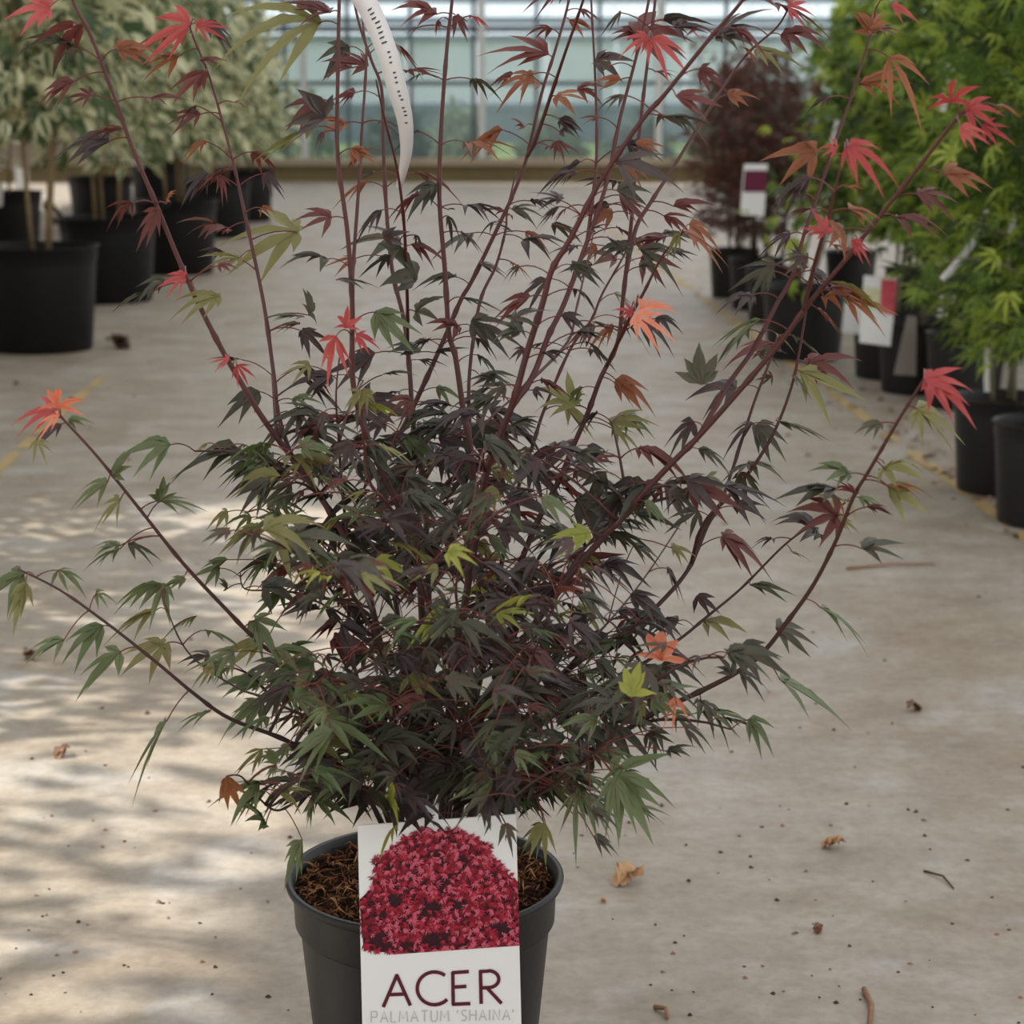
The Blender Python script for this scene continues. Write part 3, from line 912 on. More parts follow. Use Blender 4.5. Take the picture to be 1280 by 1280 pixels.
def catmull(P, n=5):
    out = []
    for i in range(len(P) - 1):
        p0 = P[max(i - 1, 0)]; p1 = P[i]; p2 = P[i + 1]; p3 = P[min(i + 2, len(P) - 1)]
        for k in range(n):
            t = k / n
            out.append(0.5 * ((2 * p1) + (p2 - p0) * t + (2 * p0 - 5 * p1 + 4 * p2 - p3) * t * t + (3 * p1 - p0 - 3 * p2 + p3) * t ** 3))
    out.append(P[-1])
    return out


rnd = random.Random(42)
for si, (pp, y0, y1, rpx) in enumerate(STEMS):
    seg = [0.0]
    for a, b in zip(pp[:-1], pp[1:]):
        seg.append(seg[-1] + math.hypot(a[0] - b[0], a[1] - b[1]))
    T = [s / seg[-1] for s in seg]
    if isinstance(y0, str):
        host = S3D[int(y0[1:])][0]
        # starts on the host stem, at the sample nearest to its first traced point
        best = min(host, key=lambda q: (to_px(q)[0] - pp[0][0]) ** 2 + (to_px(q)[1] - pp[0][1]) ** 2)
        ys = best.y - PY0
    else:
        best = None
        ys = y0 * 0.35
    P = []
    for (x, y), t in zip(pp, T):
        e = t ** 0.8
        P.append(at(x, y, PY0 + ys * (1 - e) + y1 * 1.6 * e + math.sin(t * 5 + si) * 0.008))
    if best is not None:
        P[0] = best.copy()
    else:
        P[0].z = SOIL_Z - 0.004
        P[0].x = PX0 + (P[0].x - PX0) * 0.9
    C = catmull(P, 6)
    n = len(C)
    mm = 1.83 / F_PX
    r0 = rpx * mm * 0.86
    rad = []
    for i in range(n):
        t = i / (n - 1)
        r = r0 * (1 - 0.62 * t)
        if i % 9 == 4:
            r *= 1.28
        rad.append(r)
    S3D.append((C, rad))
    for i, q in enumerate(C):
        PT_ALL.append(q); PT_PX.append(to_px(q)); PT_S.append(si); PT_T.append(i / (n - 1))
PXA = np.array(PT_PX)
BR = []
for si, (C, rad) in enumerate(S3D):
    mb = MB()
    o0 = C[0]
    mb.tube([p - o0 for p in C], rad, 7)
    BR.append(link('branch', mb.mesh('branch', [M['stem'] if si not in (31, 33, 36) else M['stem_dark']]), maple, o0 - Vector((PX0, PY0, 0))))


def leaf_geo(mb, base, d, n, L, spread, droop, fold, width, mat, rr, vein=1):
    s = d.cross(n).normalized()
    lobes = [(0, 1.0), (.60, .86), (-.60, .86), (1.25, .55), (-1.25, .55)]
    if rr.random() < .25:
        lobes += [(2.05, .24), (-2.05, .24)]
    T = (0.0, .15, .36, .58, .80, 1.0)
    Wp = (.26, .46, 1.0, .84, .36, 0.0)
    skew = rr.uniform(-.18, .18)
    for a, lf in lobes:
        l = L * lf * (rr.uniform(.82, 1.10) if a else rr.uniform(.98, 1.1))
        a = a * spread + skew + rr.uniform(-.15, .15)
        w = L * width * (0.6 + .4 * lf) * rr.uniform(.85, 1.15)
        dl = d * math.cos(a) + s * math.sin(a)
        pl = -d * math.sin(a) + s * math.cos(a)
        dr = droop * rr.uniform(.6, 1.5)
        curl = rr.uniform(-.16, .16)
        tw = rr.uniform(-.5, .5)
        V, Fc, C = [], [], []
        for t, wp in zip(T, Wp):
            c = base + dl * (l * t) + pl * (curl * l * t * t) + Vector((0, 0, -dr * l * t * t))
            C.append(c)
            p2 = pl * math.cos(tw * t) + n * math.sin(tw * t)
            if wp > 0:
                V += [c + p2 * (w * wp) + n * (fold * w * wp), c, c - p2 * (w * wp) + n * (fold * w * wp)]
            else:
                V.append(c)
        for i in range(4):
            b = i * 3
            Fc += [(b, b + 3, b + 4, b + 1), (b + 1, b + 4, b + 5, b + 2)]
        Fc += [(12, 15, 13), (13, 15, 14)]
        mb.add(V, Fc, mat)
        if lf > .5:                                        # midrib
            q = pl * .00030; e = n * .00035
            mb.add([C[0] + q + e, C[0] - q + e, C[2] + q * .9 + e, C[2] - q * .9 + e, C[4] + e * .8], [(0, 2, 3, 1), (2, 4, 3)], vein)


def petiole(mb, a, b, r=.00058, mat=1):
    m = a.lerp(b, .5) + Vector((0, 0, (b - a).length * .16))
    pts = [a * (1 - t) ** 2 + m * 2 * t * (1 - t) + b * t * t for t in (0, .25, .5, .75, 1)]
    mb.tube(pts, [r * 1.3, r, r, r, r * .9], 4, mat, False)


HAND = """62,10,2,32,R 103,33,40,72,M 92,102,38,132,M 135,178,70,190,P 150,163,98,172,M 200,262,172,318,M 208,255,225,228,O
238,30,165,60,R 246,32,288,46,R 228,42,160,75,O 400,28,262,48,L 412,16,345,12,M 222,72,172,92,O 255,90,208,134,M 258,90,241,126,M
250,76,284,82,M 292,128,320,128,M 250,143,206,162,M 278,213,240,252,M 275,218,279,257,M 285,286,212,283,M 372,290,272,306,L
300,322,250,330,L 232,345,198,374,R 236,345,242,370,O 190,365,142,386,D 275,370,208,396,L 398,158,322,206,L 405,148,366,108,P
405,165,394,192,P 460,82,406,66,M 440,85,396,99,M 545,18,488,20,M 570,20,586,58,M 548,25,544,52,M 520,35,508,46,M 685,68,604,58,M
672,105,626,100,O 690,36,655,44,M 712,25,742,46,O 655,160,638,152,M 695,120,742,132,O 722,112,762,114,M 700,165,728,158,P 690,185,724,186,M
745,75,792,88,P 795,42,872,64,M 800,42,762,40,M 810,46,770,60,R 815,48,860,92,R 812,50,804,76,R 830,26,892,30,P 775,100,738,105,O
820,90,852,102,M 845,120,905,140,M 830,146,888,172,D 850,150,882,150,M 770,203,850,210,P 795,180,832,180,O 895,48,958,6,P 905,48,945,58,D
930,60,948,84,O 945,62,1002,82,L 968,4,1040,60,M 985,8,1022,32,R 1090,42,1074,0,O 1090,42,1116,5,O 1100,35,1132,46,M 1115,8,1150,24,R
1112,72,1148,178,O 1075,106,1142,100,O 1188,128,1186,78,R 1208,138,1258,140,R 1200,160,1240,190,R 1228,158,1266,190,R 1180,217,1242,236,O
1120,272,1186,290,M 1056,186,1076,238,R 1060,184,1126,226,R 1046,186,1024,178,R 1040,285,1060,322,O 1030,292,1008,264,R 1065,300,1092,332,R
1010,322,964,330,P 1005,336,985,298,P 1030,372,1086,376,O 1060,374,1122,416,O 1022,386,1052,416,O 965,432,905,452,M 975,436,945,424,M
1010,456,1082,460,M 1000,464,1072,520,L 966,470,944,482,D 990,470,1014,498,D 1155,473,1216,486,R 1162,475,1212,545,R 1158,474,1190,520,R 1145,510,1206,562,L
1148,512,1156,552,L 1105,586,1166,590,L 1106,580,1116,606,O 1108,606,1166,628,O 1110,608,1156,656,L 1055,626,1002,636,L 1050,628,1034,656,O
1066,616,1038,598,M 1020,666,962,634,P 1078,686,1142,690,D 970,526,1040,556,D 945,532,986,582,D 935,580,904,602,D 935,578,986,596,D
930,590,936,642,D 878,480,868,424,D 1026,760,1090,836,G 970,786,1026,812,D 975,850,1058,910,G 925,842,962,882,D 915,845,893,820,D
876,876,926,942,D 938,732,992,756,D 880,776,932,800,L 870,746,902,760,P 990,690,1012,702,L 826,825,830,764,S 842,872,849,940,S
788,870,802,818,Y 802,880,800,916,L 830,856,858,862,D 745,900,694,918,G 820,910,815,958,D 766,968,854,958,G 772,975,832,1042,G 768,972,786,1064,G
721,990,722,1094,G 726,986,774,1058,G 682,1030,664,1094,L 680,1030,648,1080,G 742,1046,772,1082,D 625,976,550,1030,P 606,990,606,1048,P
632,1030,642,1088,D 492,1034,480,1082,Y 487,1006,487,964,Y 378,1050,357,1116,G 332,1030,288,1000,G 282,972,292,1026,O 390,1000,385,1042,G
345,956,324,934,G 345,956,336,988,G 208,902,162,996,G 262,890,222,918,G 150,815,85,864,G 80,800,34,840,G 32,728,18,792,L 120,742,146,752,G
45,550,62,584,L 70,514,12,526,R 72,510,76,462,S 74,520,42,546,S 86,526,118,530,G 142,596,166,558,G 135,602,88,636,G 150,626,116,662,L
198,628,206,588,G 150,682,104,690,G 150,686,106,716,G 160,680,202,714,D 200,730,148,776,G 206,730,190,792,G 230,722,200,738,G 284,736,274,718,G
246,770,198,806,G 262,820,220,830,D 265,826,292,852,D 326,880,288,920,G 345,886,346,914,G 420,420,418,486,R 432,410,440,376,R 446,420,476,436,R
286,450,262,458,R 296,456,312,488,R 795,396,846,426,S 790,391,768,384,R 800,386,850,388,S 768,408,734,446,O 770,475,826,506,O 765,476,792,512,O
718,508,666,484,L 720,506,736,478,L 762,530,822,522,L 766,536,802,568,L 720,582,782,570,M 455,486,462,528,L 452,488,436,522,L 380,396,328,400,D 386,394,386,356,D
375,405,340,420,D 420,350,470,360,D 520,350,470,300,D 700,150,728,168,P 636,268,600,258,M 640,262,688,268,D 655,300,718,310,P 690,280,735,300,D
600,330,640,345,D 640,328,665,362,O 560,270,572,320,P 575,290,604,328,P 560,262,572,262,D 545,230,505,268,D 500,300,430,306,D 520,294,524,320,D
800,312,862,360,D 790,310,735,312,D 770,325,728,320,M 740,330,700,344,P 700,250,656,248,P 700,258,670,285,P 640,290,612,275,P 850,292,836,332,L
856,290,905,330,O 862,280,900,310,O 842,258,886,246,M 830,270,870,290,M 650,415,612,420,D 640,400,690,395,D 590,400,640,430,D 520,390,560,370,D
525,440,480,430,D 520,450,560,470,P 600,470,650,478,D 610,500,560,515,D 520,520,480,540,D 400,520,345,510,D 405,515,400,545,P 345,580,300,560,D
330,590,290,580,P 350,600,310,620,D 370,620,330,640,G 420,700,370,690,D 430,690,480,730,D 455,700,395,715,D 520,690,560,720,L 560,690,600,700,Y
590,640,640,660,M 620,650,560,690,P 640,640,700,670,M 640,560,600,600,M 700,610,745,640,M 620,610,600,650,L 560,760,520,720,D 610,730,660,770,P"""


def color_at(x, y, t, rr):
    q = rr.random()
    if t > .80 and y < 420 and q < .55:
        return rr.choice('MMOR')
    if y < 330:
        return rr.choice('MMPDPO')
    if x < 380 and y > 540:
        return rr.choice('GGGDL')
    if x > 690 and y > 820:
        return rr.choice('GGDD')
    if y > 900:
        return rr.choice('PPDDDG')
    return rr.choice('PPPPPDDDDDMG' if q < .93 else 'YLL')


def build_leaf(mbx, bpx, tpx, Yb, stem_pt, rr, blade, pet, droop=None, facing=None, vein=None):
    base = at(bpx[0], bpx[1], Yb)
    px_len = math.hypot(tpx[0] - bpx[0], tpx[1] - bpx[1])
    dep = rr.uniform(-.55, .45) * px_len / F_PX * Yb
    tip = at(tpx[0], tpx[1], Yb + dep)
    dv = tip - base
    L0 = dv.length
    dr = rr.uniform(.15, .55) if droop is None else droop
    dv = dv - Vector((0, 0, -dr * L0))
    L = min(dv.length, L0 * 1.25)
    d = dv.normalized()
    view = (CAM - base).normalized()
    up = Vector((0, 0, 1))
    nn = view * rr.uniform(-.1, .75) + up * rr.uniform(.35, 1.0) + Vector((rr.gauss(0, .35), rr.gauss(0, .2), 0))
    if facing:
        nn = view + up * .5 + Vector((rr.gauss(0, .25), 0, 0))
    nn = nn - d * nn.dot(d)
    if nn.length < .15:
        nn = view - d * view.dot(d)
    nn.normalize()
    o0 = stem_pt
    leaf_geo(mbx, base - o0, d, nn, L, rr.uniform(.50, .98) if not facing else rr.uniform(.7, .95), dr, rr.uniform(.25, .8), rr.uniform(.078, .118) * min(1.0, 78.0 / px_len) * (.8 if facing else 1.0), blade, rr, pet if vein is None else vein)
    petiole(mbx, Vector((0, 0, 0)), base - o0, mat=pet)


def add_leaf_object(bx, by, tx, ty, key, rr):
    d2 = (PXA[:, 0] - bx) ** 2 + (PXA[:, 1] - by) ** 2
    # spring from a point a little lower on the stem than the blade
    j = int(np.argmin(d2 + np.where(PXA[:, 1] < by - 12, 900, 0)))
    sp = PT_ALL[j]
    mbx = MB()
    Yb = sp.y + rr.uniform(-.03, .025)
    if key in 'SRY':                                       # bright young leaves sit on the outside
        Yb -= .13 if key == 'S' else .07
    if by > 960 and 440 < bx < 660:                        # these hang over the card in front of the pot
        Yb = 1.55
    build_leaf(mbx, (bx, by), (tx, ty), Yb, sp, rr, 0, 1, facing=key in 'SR', vein=0 if key in 'SROYL' else 1)
    br = BR[PT_S[j]]
    o = link('leaf', mbx.mesh('leaf', [M[key], M['petiole']]), br)
    o.location = sp - S3D[PT_S[j]][0][0]
    return o


rr = random.Random(77)
nobj = 0
for tok in HAND.split():
    a = tok.split(',')
    add_leaf_object(float(a[0]), float(a[1]), float(a[2]), float(a[3]), a[4], rr)
    nobj += 1

# side twigs inside the bush
inner = [i for i in range(len(PT_ALL)) if 540 < PT_PX[i][1] < 1030 and 330 < PT_PX[i][0] < 820]
TW = []
inner2 = [i for i in inner if ((PT_PX[i][0] - 570) / 215) ** 2 + ((PT_PX[i][1] - 800) / 240) ** 2 < 1]
for k in range(70):
    j = rr.choice(inner)
    p = PT_ALL[j]
    a = rr.uniform(0, 6.283)
    ln = rr.uniform(.05, .12)
    q = p + Vector((math.cos(a) * ln * .8, math.sin(a) * ln, rr.uniform(-.01, .06)))
    if q.z < POT_H + .05:
        q.z = POT_H + .05
    m = p.lerp(q, .5) + Vector((0, 0, .012))
    pts = [p * (1 - t) ** 2 + m * 2 * t * (1 - t) + q * t * t for t in (0, .25, .5, .75, 1)]
    mb = MB(); mb.tube([x - p for x in pts], [.0017, .0015, .0013, .0011, .0008], 5)
    si = PT_S[j]
    link('twig', mb.mesh('twig', [M['stem_dark'] if rr.random() < .5 else M['stem']]), BR[si], p - S3D[si][0][0])
    TW += [(x, si) for x in pts[1:]]

# remaining leaves: pairs along the stems and on the inner twigs; the foremost are objects, the rest one mass
cand = []
for si, (C, rad) in enumerate(S3D):
    n = len(C)
    i = 4
    while i < n:
        t = i / (n - 1)
        x, y = to_px(C[i])
        for sgn in (-1, 1):
            if rr.random() < (.46 if y < 420 else .58 if 380 < x < 820 else .25) and -30 < y < 985:
                cand.append((C[i], si, t, sgn, C[i]))
        i += rr.choice([4, 5, 6])
for p, si in TW:
    for sgn in (-1, 1):
        if rr.random() < .62:
            cand.append((p, si, .5, sgn, p))
low = [i for i in inner if 830 < PT_PX[i][1] < 1010 and 380 < PT_PX[i][0] < 760]
for k in range(170):                                  # low skirt of leaves just above the pot
    j = rr.choice(low)
    q = PT_ALL[j] + Vector((rr.gauss(0, .05), rr.uniform(-.10, .08), rr.gauss(0, .02)))
    if (q - PT_ALL[j]).length > .085:
        q = PT_ALL[j] + (q - PT_ALL[j]).normalized() * .07
    cand.append((q, PT_S[j], .5, rr.choice((-1, 1)), PT_ALL[j]))
# dense heart of the bush
for k in range(300):
    j = rr.choice(inner2)
    q = PT_ALL[j] + Vector((rr.gauss(0, .04), rr.gauss(-.01, .06), rr.gauss(0, .03)))
    if (q - PT_ALL[j]).length > .085:
        q = PT_ALL[j] + (q - PT_ALL[j]).normalized() * .07
    cand.append((q, PT_S[j], .5, rr.choice((-1, 1)), PT_ALL[j]))
made = []
for (p, si, t, sgn, root_pt) in cand:
    x, y = to_px(p)
    if not (-20 < x < 1240):
        continue
    ang = rr.uniform(-.9, .75)
    pl = rr.uniform(16, 44) if y < 500 else rr.uniform(12, 34)
    bx = x + sgn * pl * math.cos(ang * .6)
    by = y - pl * math.sin(rr.uniform(.0, .7))
    L = rr.uniform(48, 78) if y < 450 else rr.uniform(52, 86)
    dx = sgn * math.cos(ang) * L * rr.uniform(.45, 1)
    dy = L * rr.uniform(-.05, .75)
    tx, ty = bx + dx, by + dy
    if ty > 1040:
        continue
    Yb = p.y + rr.uniform(-.04, .04)
    key = color_at(x, y, t, rr)
    made.append((Yb, root_pt, si, (bx, by), (tx, ty), key))
made.sort(key=lambda e: e[0])
print('leaf candidates', len(made))
budget = 300 - nobj
MASS = MB()
import itertools
front = made[:max(0, budget)]
for k, (Yb, p, si, b, tpx, key) in enumerate(made):
    if k < budget:
        mbx = MB()
        build_leaf(mbx, b, tpx, Yb, p, rr, 0, 1, vein=0 if key in 'SROYL' else 1)
        o = link('leaf', mbx.mesh('leaf', [M[key], M['petiole']]), BR[si])
        o.location = p - S3D[si][0][0]
    else:
        mbx = MB()
        build_leaf(mbx, b, tpx, Yb, p, rr, LEAFKEYS.index(key), len(LEAFKEYS), vein=LEAFKEYS.index(key) if key in 'SROYL' else None)
        off = p - Vector((PX0, PY0, 0))
        o = len(MASS.v)
        MASS.v += [(v[0] + off.x, v[1] + off.y, v[2] + off.z) for v in mbx.v]
        MASS.f += [tuple(i + o for i in f) for f in mbx.f]
        MASS.m += mbx.m
link('foliage', MASS.mesh('foliage', [M[k] for k in LEAFKEYS] + [M['petiole']]), maple, kind='stuff')
print('maple leaves', nobj, len(made))

# ------------------------------------------------------------------ picture label in front of the pot
YL = PY0 - R - 0.012


def lab(x, y, dy=0.0):
    return at(x, y, YL - 0.02 * (1280 - y) / 260.0 + 0.012 + dy)


CW = [(447, 1032), (645, 1018), (653, 1330), (454, 1330)]
cb = lab(550, 1330)
cb.z = lab(550, 1330).z
label = link('plant_label', None, loc=cb, label='white picture label with red maple photo leaning on the black pot', cat='label')
mb = MB()
quad_card(mb, [lab(*p) - cb for p in CW], 0.0012)
link('card', mb.mesh('card', [M['card']], False), label)
mb = MB()
quad_card(mb, [lab(*p) - cb for p in [(521, 1008), (546, 1006), (549, 1030), (518, 1032)]], 0.0012)
link('hanger_tab', mb.mesh('hanger_tab', [M['card']], False), label)


def lp(u, v, dy):
    """u across 0..1, v in picture rows"""
    x0 = 447 + (v - 1032) / 298 * 7; x1 = 645 + (v - 1018) / 312 * 8
    return lab(x0 + (x1 - x0) * u, v - 14 * u * (1 if v < 1200 else 1 - (v - 1200) / 260), dy) - cb


# printed photograph: a mound of red leaves
outl = [(0.02, 1188), (0.0, 1125), (.06, 1112), (.10, 1090), (.09, 1078), (.20, 1058), (.33, 1045), (.42, 1038), (.52, 1044), (.62, 1040), (.70, 1052), (.79, 1058), (.84, 1076), (.91, 1094), (.97, 1106), (1.0, 1116), (1.0, 1196), (.75, 1196), (.5, 1196), (.25, 1196)]
mb = MB()
mb.add([lp(max(0, min(1, .5 + (u - .5) * (.97 if .02 < u < .98 else 1))), min(1196, v + (4 if v < 1110 else 0)), -.0006) for u, v in outl] + [lp(.5, 1130, -.0006)], [(i, (i + 1) % len(outl), len(outl)) for i in range(len(outl))], 0)


def inside(u, v):
    c = False
    n = len(outl)
    for i in range(n):
        (x1, y1), (x2, y2) = outl[i], outl[(i + 1) % n]
        if (y1 > v) != (y2 > v) and u < (x2 - x1) * (v - y1) / (y2 - y1) + x1:
            c = not c
    return c


rr = random.Random(9)
holes = [(.45, 1140, .07, 9), (.53, 1108, .05, 8), (.62, 1138, .06, 6), (.22, 1128, .06, 7), (.14, 1176, .10, 12), (.47, 1178, .08, 10), (.30, 1186, .07, 8), (.36, 1092, .04, 7), (.12, 1142, .06, 7), (.9, 1170, .05, 8)]
cnt = 0
while cnt < 1700:
    u, v = rr.random(), rr.uniform(1036, 1196)
    if not inside(u, v):
        continue
    if any(((u - a) / c) ** 2 + ((v - b) / e) ** 2 < 1 for a, b, c, e in holes) and rr.random() < .9:
        continue
    cnt += 1
    r = rr.uniform(5, 11)
    a0 = rr.gauss(1.57, .9)
    m_ = rr.choice([1, 1, 2, 2, 3, 3] if cnt > 500 else [1, 3, 3])
    z = -.0008 - cnt * 4e-7
    for k in range(rr.choice([3, 4, 5])):
        aa = a0 + (k - 2) * rr.uniform(.4, .6)
        q = r * rr.uniform(.6, 1)
        cu, cv, su, sv = math.cos(aa), math.sin(aa), -math.sin(aa), math.cos(aa)
        w = rr.uniform(.55, 1.1)
        V = [lp(min(1.0, max(0.0, u + (cu * f * q + su * g * w) / 200)), min(1196, v + cv * f * q + sv * g * w), z) for f, g in ((0, 0), (.5, 1), (1, 0), (.5, -1))]
        mb.add(V, [(0, 1, 2, 3)], m_)
link('photo_print', mb.mesh('photo_print', [M['pr_dark'], M['pr_r1'], M['pr_r2'], M['pr_r3']], False), label, kind='stuff')


def stroke(mb, pts, w):
    """flat pen stroke along points given in label pixels"""
    P = [Vector((x, y, 0)) for x, y in pts]
    n = len(P)
    A, B = [], []
    for i in range(n):
        t = (P[min(i + 1, n - 1)] - P[max(i - 1, 0)]).normalized()
        s = Vector((-t.y, t.x, 0)) * w / 2
        A.append(P[i] + s); B.append(P[i] - s)
    V = [lab(p.x, p.y, -.0010) - cb for p in A + B]
    mb.add(V, [(i, i + 1, n + i + 1, n + i) for i in range(n - 1)])


def arc(cx, cy, rx, ry, a0, a1, n=18):
    return [(cx + rx * math.cos(math.radians(a0 + (a1 - a0) * i / n)), cy + ry * math.sin(math.radians(a0 + (a1 - a0) * i / n))) for i in range(n + 1)]


LET = {
    'A': [[(479, 1259), (496.5, 1218)], [(495.5, 1218), (513, 1257)], [(485, 1243.5), (508, 1242.5)]],
    'C': [arc(543, 1235.5, 21.5, 20.5, -52, -318, 24)],
    'E': [[(566, 1215), (566.5, 1256)], [(565, 1216), (586, 1214.5)], [(566, 1234), (583, 1233)], [(565, 1255.5), (588, 1254.5)]],
    'R': [[(600.5, 1213), (601.5, 1255)], [(599, 1214.5), (610, 1214)] + arc(611, 1224, 12.5, 10.5, -88, 92, 14) + [(600, 1235)], [(609, 1235), (627, 1254.5)]],
}
for ch in 'ACER':
    mb = MB()
    for s in LET[ch]:
        stroke(mb, s, 4.4)
    link('letter', mb.mesh('letter', [M['ink']], False), label)

SMALL = {  # unit strokes, y down
    'P': [[(0, 1), (0, 0), (.5, 0), (.62, .25), (.5, .52), (0, .52)]], 'A': [[(0, 1), (.36, 0), (.72, 1)], [(.14, .64), (.58, .64)]],
    'L': [[(0, 0), (0, 1), (.5, 1)]], 'M': [[(0, 1), (.08, 0), (.42, .7), (.76, 0), (.84, 1)]], 'T': [[(0, 0), (.66, 0)], [(.33, 0), (.33, 1)]],
    'U': [[(0, 0), (0, .75), (.16, 1), (.46, 1), (.62, .75), (.62, 0)]], 'S': [[(.52, .08), (.2, 0), (.02, .22), (.14, .45), (.42, .58), (.52, .8), (.3, 1), (0, .92)]],
    'H': [[(0, 0), (0, 1)], [(.62, 0), (.62, 1)], [(0, .48), (.62, .48)]], 'I': [[(0, 0), (0, 1)]], 'N': [[(0, 1), (0, 0), (.62, 1), (.62, 0)]],
    "'": [[(0, 0), (-.03, .28)]], ' ': [],
}
x = 464.0
word = "PALMATUM 'SHAINA'"
WID = {'P': .62, 'A': .72, 'L': .5, 'M': .84, 'T': .66, 'U': .62, 'S': .52, 'H': .62, 'I': .05, 'N': .62, "'": .05, ' ': .25}
tot = sum(WID[c] for c in word) * 12.5
gap = (642 - 464 - tot) / (len(word) - 1)
for c in word:
    if SMALL[c]:
        mb = MB()
        for s in SMALL[c]:
            stroke(mb, [(x + p[0] * 12.5, 1264.5 + p[1] * 13.5 - (x - 464) / 178 * 3) for p in s], 1.5)
        link('letter', mb.mesh('small_letter', [M['ink_grey']], False), label)
    x += WID[c] * 12.5 + gap

# ------------------------------------------------------------------ white strap tag looped on a stem
YT = PY0 + 0.0
ctrl = [(424, -70), (440, -25), (462, 12), (482, 60), (496, 110), (506, 150), (508, 185), (504, 212), (498, 236)]
ys_ = [.02, -.02, -.03, -.035, -.03, -.02, -.005, .01, .03]
C = catmull([at(x, y, YT + q) for (x, y), q in zip(ctrl, ys_)], 5)
nC = len(C)
W = [((38 - 10 * (i / nC)) if i / nC < .55 else (32 - 30 * (i / nC - .55) / .45 * .8) * .62 / .85) * .735e-3 * (1.0 if i / nC < .55 else 1.0) for i in range(nC)]
W = [(.021 - .004 * (i / (nC - 1)) / .5) if i / (nC - 1) < .5 else .017 - .012 * (i / (nC - 1) - .5) / .5 for i in range(nC)]
tag = strap('strap_tag', C, W, 'long white printed strap tag looped around the red stems of the big maple')
mb = MB()
rr = random.Random(4)
for k in range(26):
    i = 10 + k * 0.62
    a = C[int(i)].lerp(C[int(i) + 1], i - int(i))
    t = (C[int(i) + 1] - C[int(i)]).normalized()
    s = t.cross(Vector((0.15, 1, 0.1))).normalized()
    if k > 7 and k % 4 == 0:
        continue
    off = s * rr.uniform(-.0008, .0008) + s * .001
    h_ = .0024 if k < 8 else .0013
    c = a + off + Vector((0, -.0006, 0)) - C[0]
    u = t * .0007
    mb.add([c - s * h_ - u, c + s * h_ - u, c + s * h_ * rr.uniform(.3, 1) + u, c - s * h_ + u], [(0, 1, 2, 3)])
link('print', mb.mesh('print', [M['ink_black']], False), tag, kind='stuff')


# ------------------------------------------------------------------ litter on the floor
def dry_leaf(px, size_px, mat, label, seed):
    g = ground(*px); rr = random.Random(seed)
    L = size_px / F_PX * (g - CAM).length * .6
    mb = MB()
    a = rr.uniform(0, 6.283)
    d = Vector((math.cos(a), math.sin(a) * .6, .12)).normalized()
    n = Vector((0, 0, 1)); n = (n - d * n.dot(d)).normalized()
    s = d.cross(n)
    for aa, lf in ((0, 1), (.75, .8), (-.75, .8), (1.6, .5), (-1.6, .5)):
        dl = d * math.cos(aa) + s * math.sin(aa); pl = -d * math.sin(aa) + s * math.cos(aa)
        V = []
        for t, w in ((0, .14), (.3, .26), (.6, .22), (.85, .10), (1, .02)):
            lift = L * (.10 + rr.uniform(.02, .22) * t + .35 * math.sin(t * 3.1) * rr.random())
            c = dl * L * lf * (t - .35) + Vector((0, 0, lift))
            V += [c + pl * L * w * lf + Vector((0, 0, L * rr.uniform(-.02, .18))), c, c - pl * L * w * lf + Vector((0, 0, L * rr.uniform(-.02, .18)))]
        mb.add(V, [f for i in range(4) for f in ((i * 3, i * 3 + 3, i * 3 + 4, i * 3 + 1), (i * 3 + 1, i * 3 + 4, i * 3 + 5, i * 3 + 2))])
    zmin = min(v[2] for v in mb.v)
    mb.v = [(x, y, z - zmin) for x, y, z in mb.v]
    link('dry_leaf', mb.mesh('dry_leaf', [M[mat]]), loc=(g.x, g.y, 0.0005), label=label, cat='dry leaf')


dry_leaf((780, 1104), 78, 'dry', 'large curled tan dry leaf on the floor beside the black pot of the big maple', 1)
dry_leaf((1037, 1060), 50, 'dry', 'medium crinkled tan dry leaf alone on the open concrete floor', 2)
dry_leaf((1022, 1166), 30, 'dry2', 'tiny brown crumpled leaf on the open concrete in front of the tan leaf', 3)
dry_leaf((75, 946), 42, 'dry2', 'dark brown crumpled leaf on the sunlit side of the floor', 4)
dry_leaf((1145, 888), 38, 'dry2', 'brown curled leaf on the floor between the big maple and the yellow line', 5)
dry_leaf((38, 824), 44, 'dry2', 'ochre brown leaf on the floor under the lowest long branch', 6)
dry_leaf((152, 436), 60, 'crumb', 'dark leaf clump at the foot of the bare-stemmed tree in its black tub', 7)
dry_leaf((105, 410), 36, 'crumb', 'small dark leaf clump behind the bare-stemmed tree in its black tub', 8)
dry_leaf((755, 1128), 18, 'dry', 'tan leaf scrap beside the large curled leaf', 9)
dry_leaf((500, 990), 10, 'dry2', 'brown leaf scrap behind the black pot', 10)


def twig_on_floor(a, b, r, mat, label):
    A = ground(*a); B = ground(*b)
    m = A.lerp(B, .5) + Vector((.006, .004, .003))
    mb = MB()
    up = Vector((0, 0, r))
    mb.tube([up, m - A + up, (B - A) + up], [r, r * .9, r * .6], 6)
    link('twig', mb.mesh('twig', [M[mat]]), loc=A, label=label, cat='twig')


twig_on_floor((1080, 1240), (1086, 1290), .0035, 'twig', 'short tan twig on the open concrete floor')
twig_on_floor((1058, 712), (1168, 706), .003, 'twig', 'long thin twig lying between the big maple and the yellow line')
twig_on_floor((1155, 1090), (1192, 1112), .0016, 'crumb', 'thin dark twig on the open concrete floor')
twig_on_floor((818, 1262), (834, 1276), .003, 'twig', 'stubby tan twig scrap on the floor near the black pot')

rr = random.Random(21)
mb = MB()


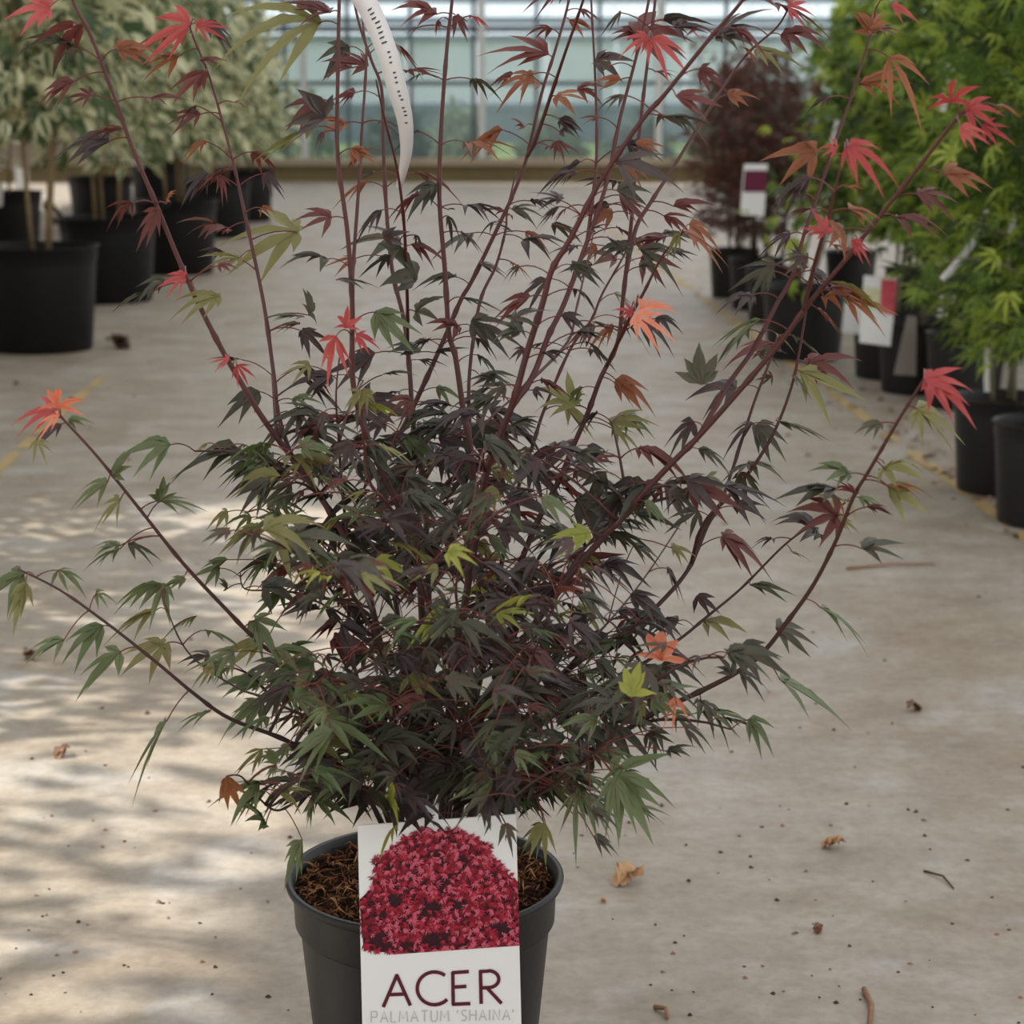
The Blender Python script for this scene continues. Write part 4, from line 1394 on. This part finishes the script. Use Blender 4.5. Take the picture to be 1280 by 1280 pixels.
def crumb(g, r):
    V = [(g.x + r * rr.uniform(.6, 1.4) * math.cos(k * 1.2566), g.y + r * rr.uniform(.6, 1.4) * math.sin(k * 1.2566), 0.0003) for k in range(5)] + [(g.x + rr.uniform(-.3, .3) * r, g.y, r * rr.uniform(.6, 1.2))]
    mb.add(V, [(k, (k + 1) % 5, 5) for k in range(5)], rr.choice([0, 0, 0, 1]))


for px, py, q in ((842, 1192, 7), (863, 1269, 7), (953, 1208, 5), (1138, 1205, 5), (1015, 1220, 4), (1049, 1233, 3), (855, 1170, 4), (952, 1034, 5), (1155, 1026, 6), (1163, 1062, 4), (986, 1012, 3), (840, 1238, 4), (1038, 1212, 4),
                  (116, 1026, 4), (155, 1207, 4), (199, 1128, 7), (210, 1148, 5), (184, 892, 7), (132, 957, 5), (40, 949, 5), (270, 1172, 4), (265, 1243, 4), (212, 1129, 3), (1115, 905, 4), (1020, 880, 4), (915, 940, 5), (1000, 910, 4), (975, 1008, 3), (1240, 1122, 3), (1190, 1155, 4),
                  (905, 655, 8), (1010, 570, 7), (985, 545, 6), (1100, 500, 8), (160, 575, 5), (90, 500, 8), (20, 480, 10), (255, 835, 8)):
    g = ground(px, py); crumb(g, q / F_PX * (g - CAM).length * .6)
for k in range(260):
    g = ground(rr.uniform(-60, 1340), rr.uniform(330, 1330) if rr.random() < .6 else rr.uniform(1000, 1330))
    crumb(g, rr.uniform(.0008, .0026) * (1 + .25 * g.y))
link('soil_crumbs', mb.mesh('soil_crumbs', [M['crumb'], M['twig']], False), label='scattered soil crumbs and grit on the concrete floor', cat='grit', kind='stuff')
mb = MB()
for k in range(260):                                    # dead leaf litter along the yellow line and pots
    x = rr.uniform(870, 1290); y = 470 + .735 * (x - 1010) + rr.gauss(-12, 16)
    g = ground(x, y); r = rr.uniform(.006, .02); a = rr.uniform(0, 6.28)
    mb.add([(g.x + r * math.cos(a + k2 * 1.57) * (1 if k2 % 2 else .5), g.y + r * math.sin(a + k2 * 1.57) * (1 if k2 % 2 else .5), .002 + rr.uniform(0, .008)) for k2 in range(4)], [(0, 1, 2), (0, 2, 3)], rr.choice([0, 0, 1, 2]))
link('leaf_litter', mb.mesh('leaf_litter', [M['dry2'], M['dry'], M['crumb']], False), label='brown and ochre leaf litter scattered along the yellow line by the pots', cat='leaf litter', kind='stuff')
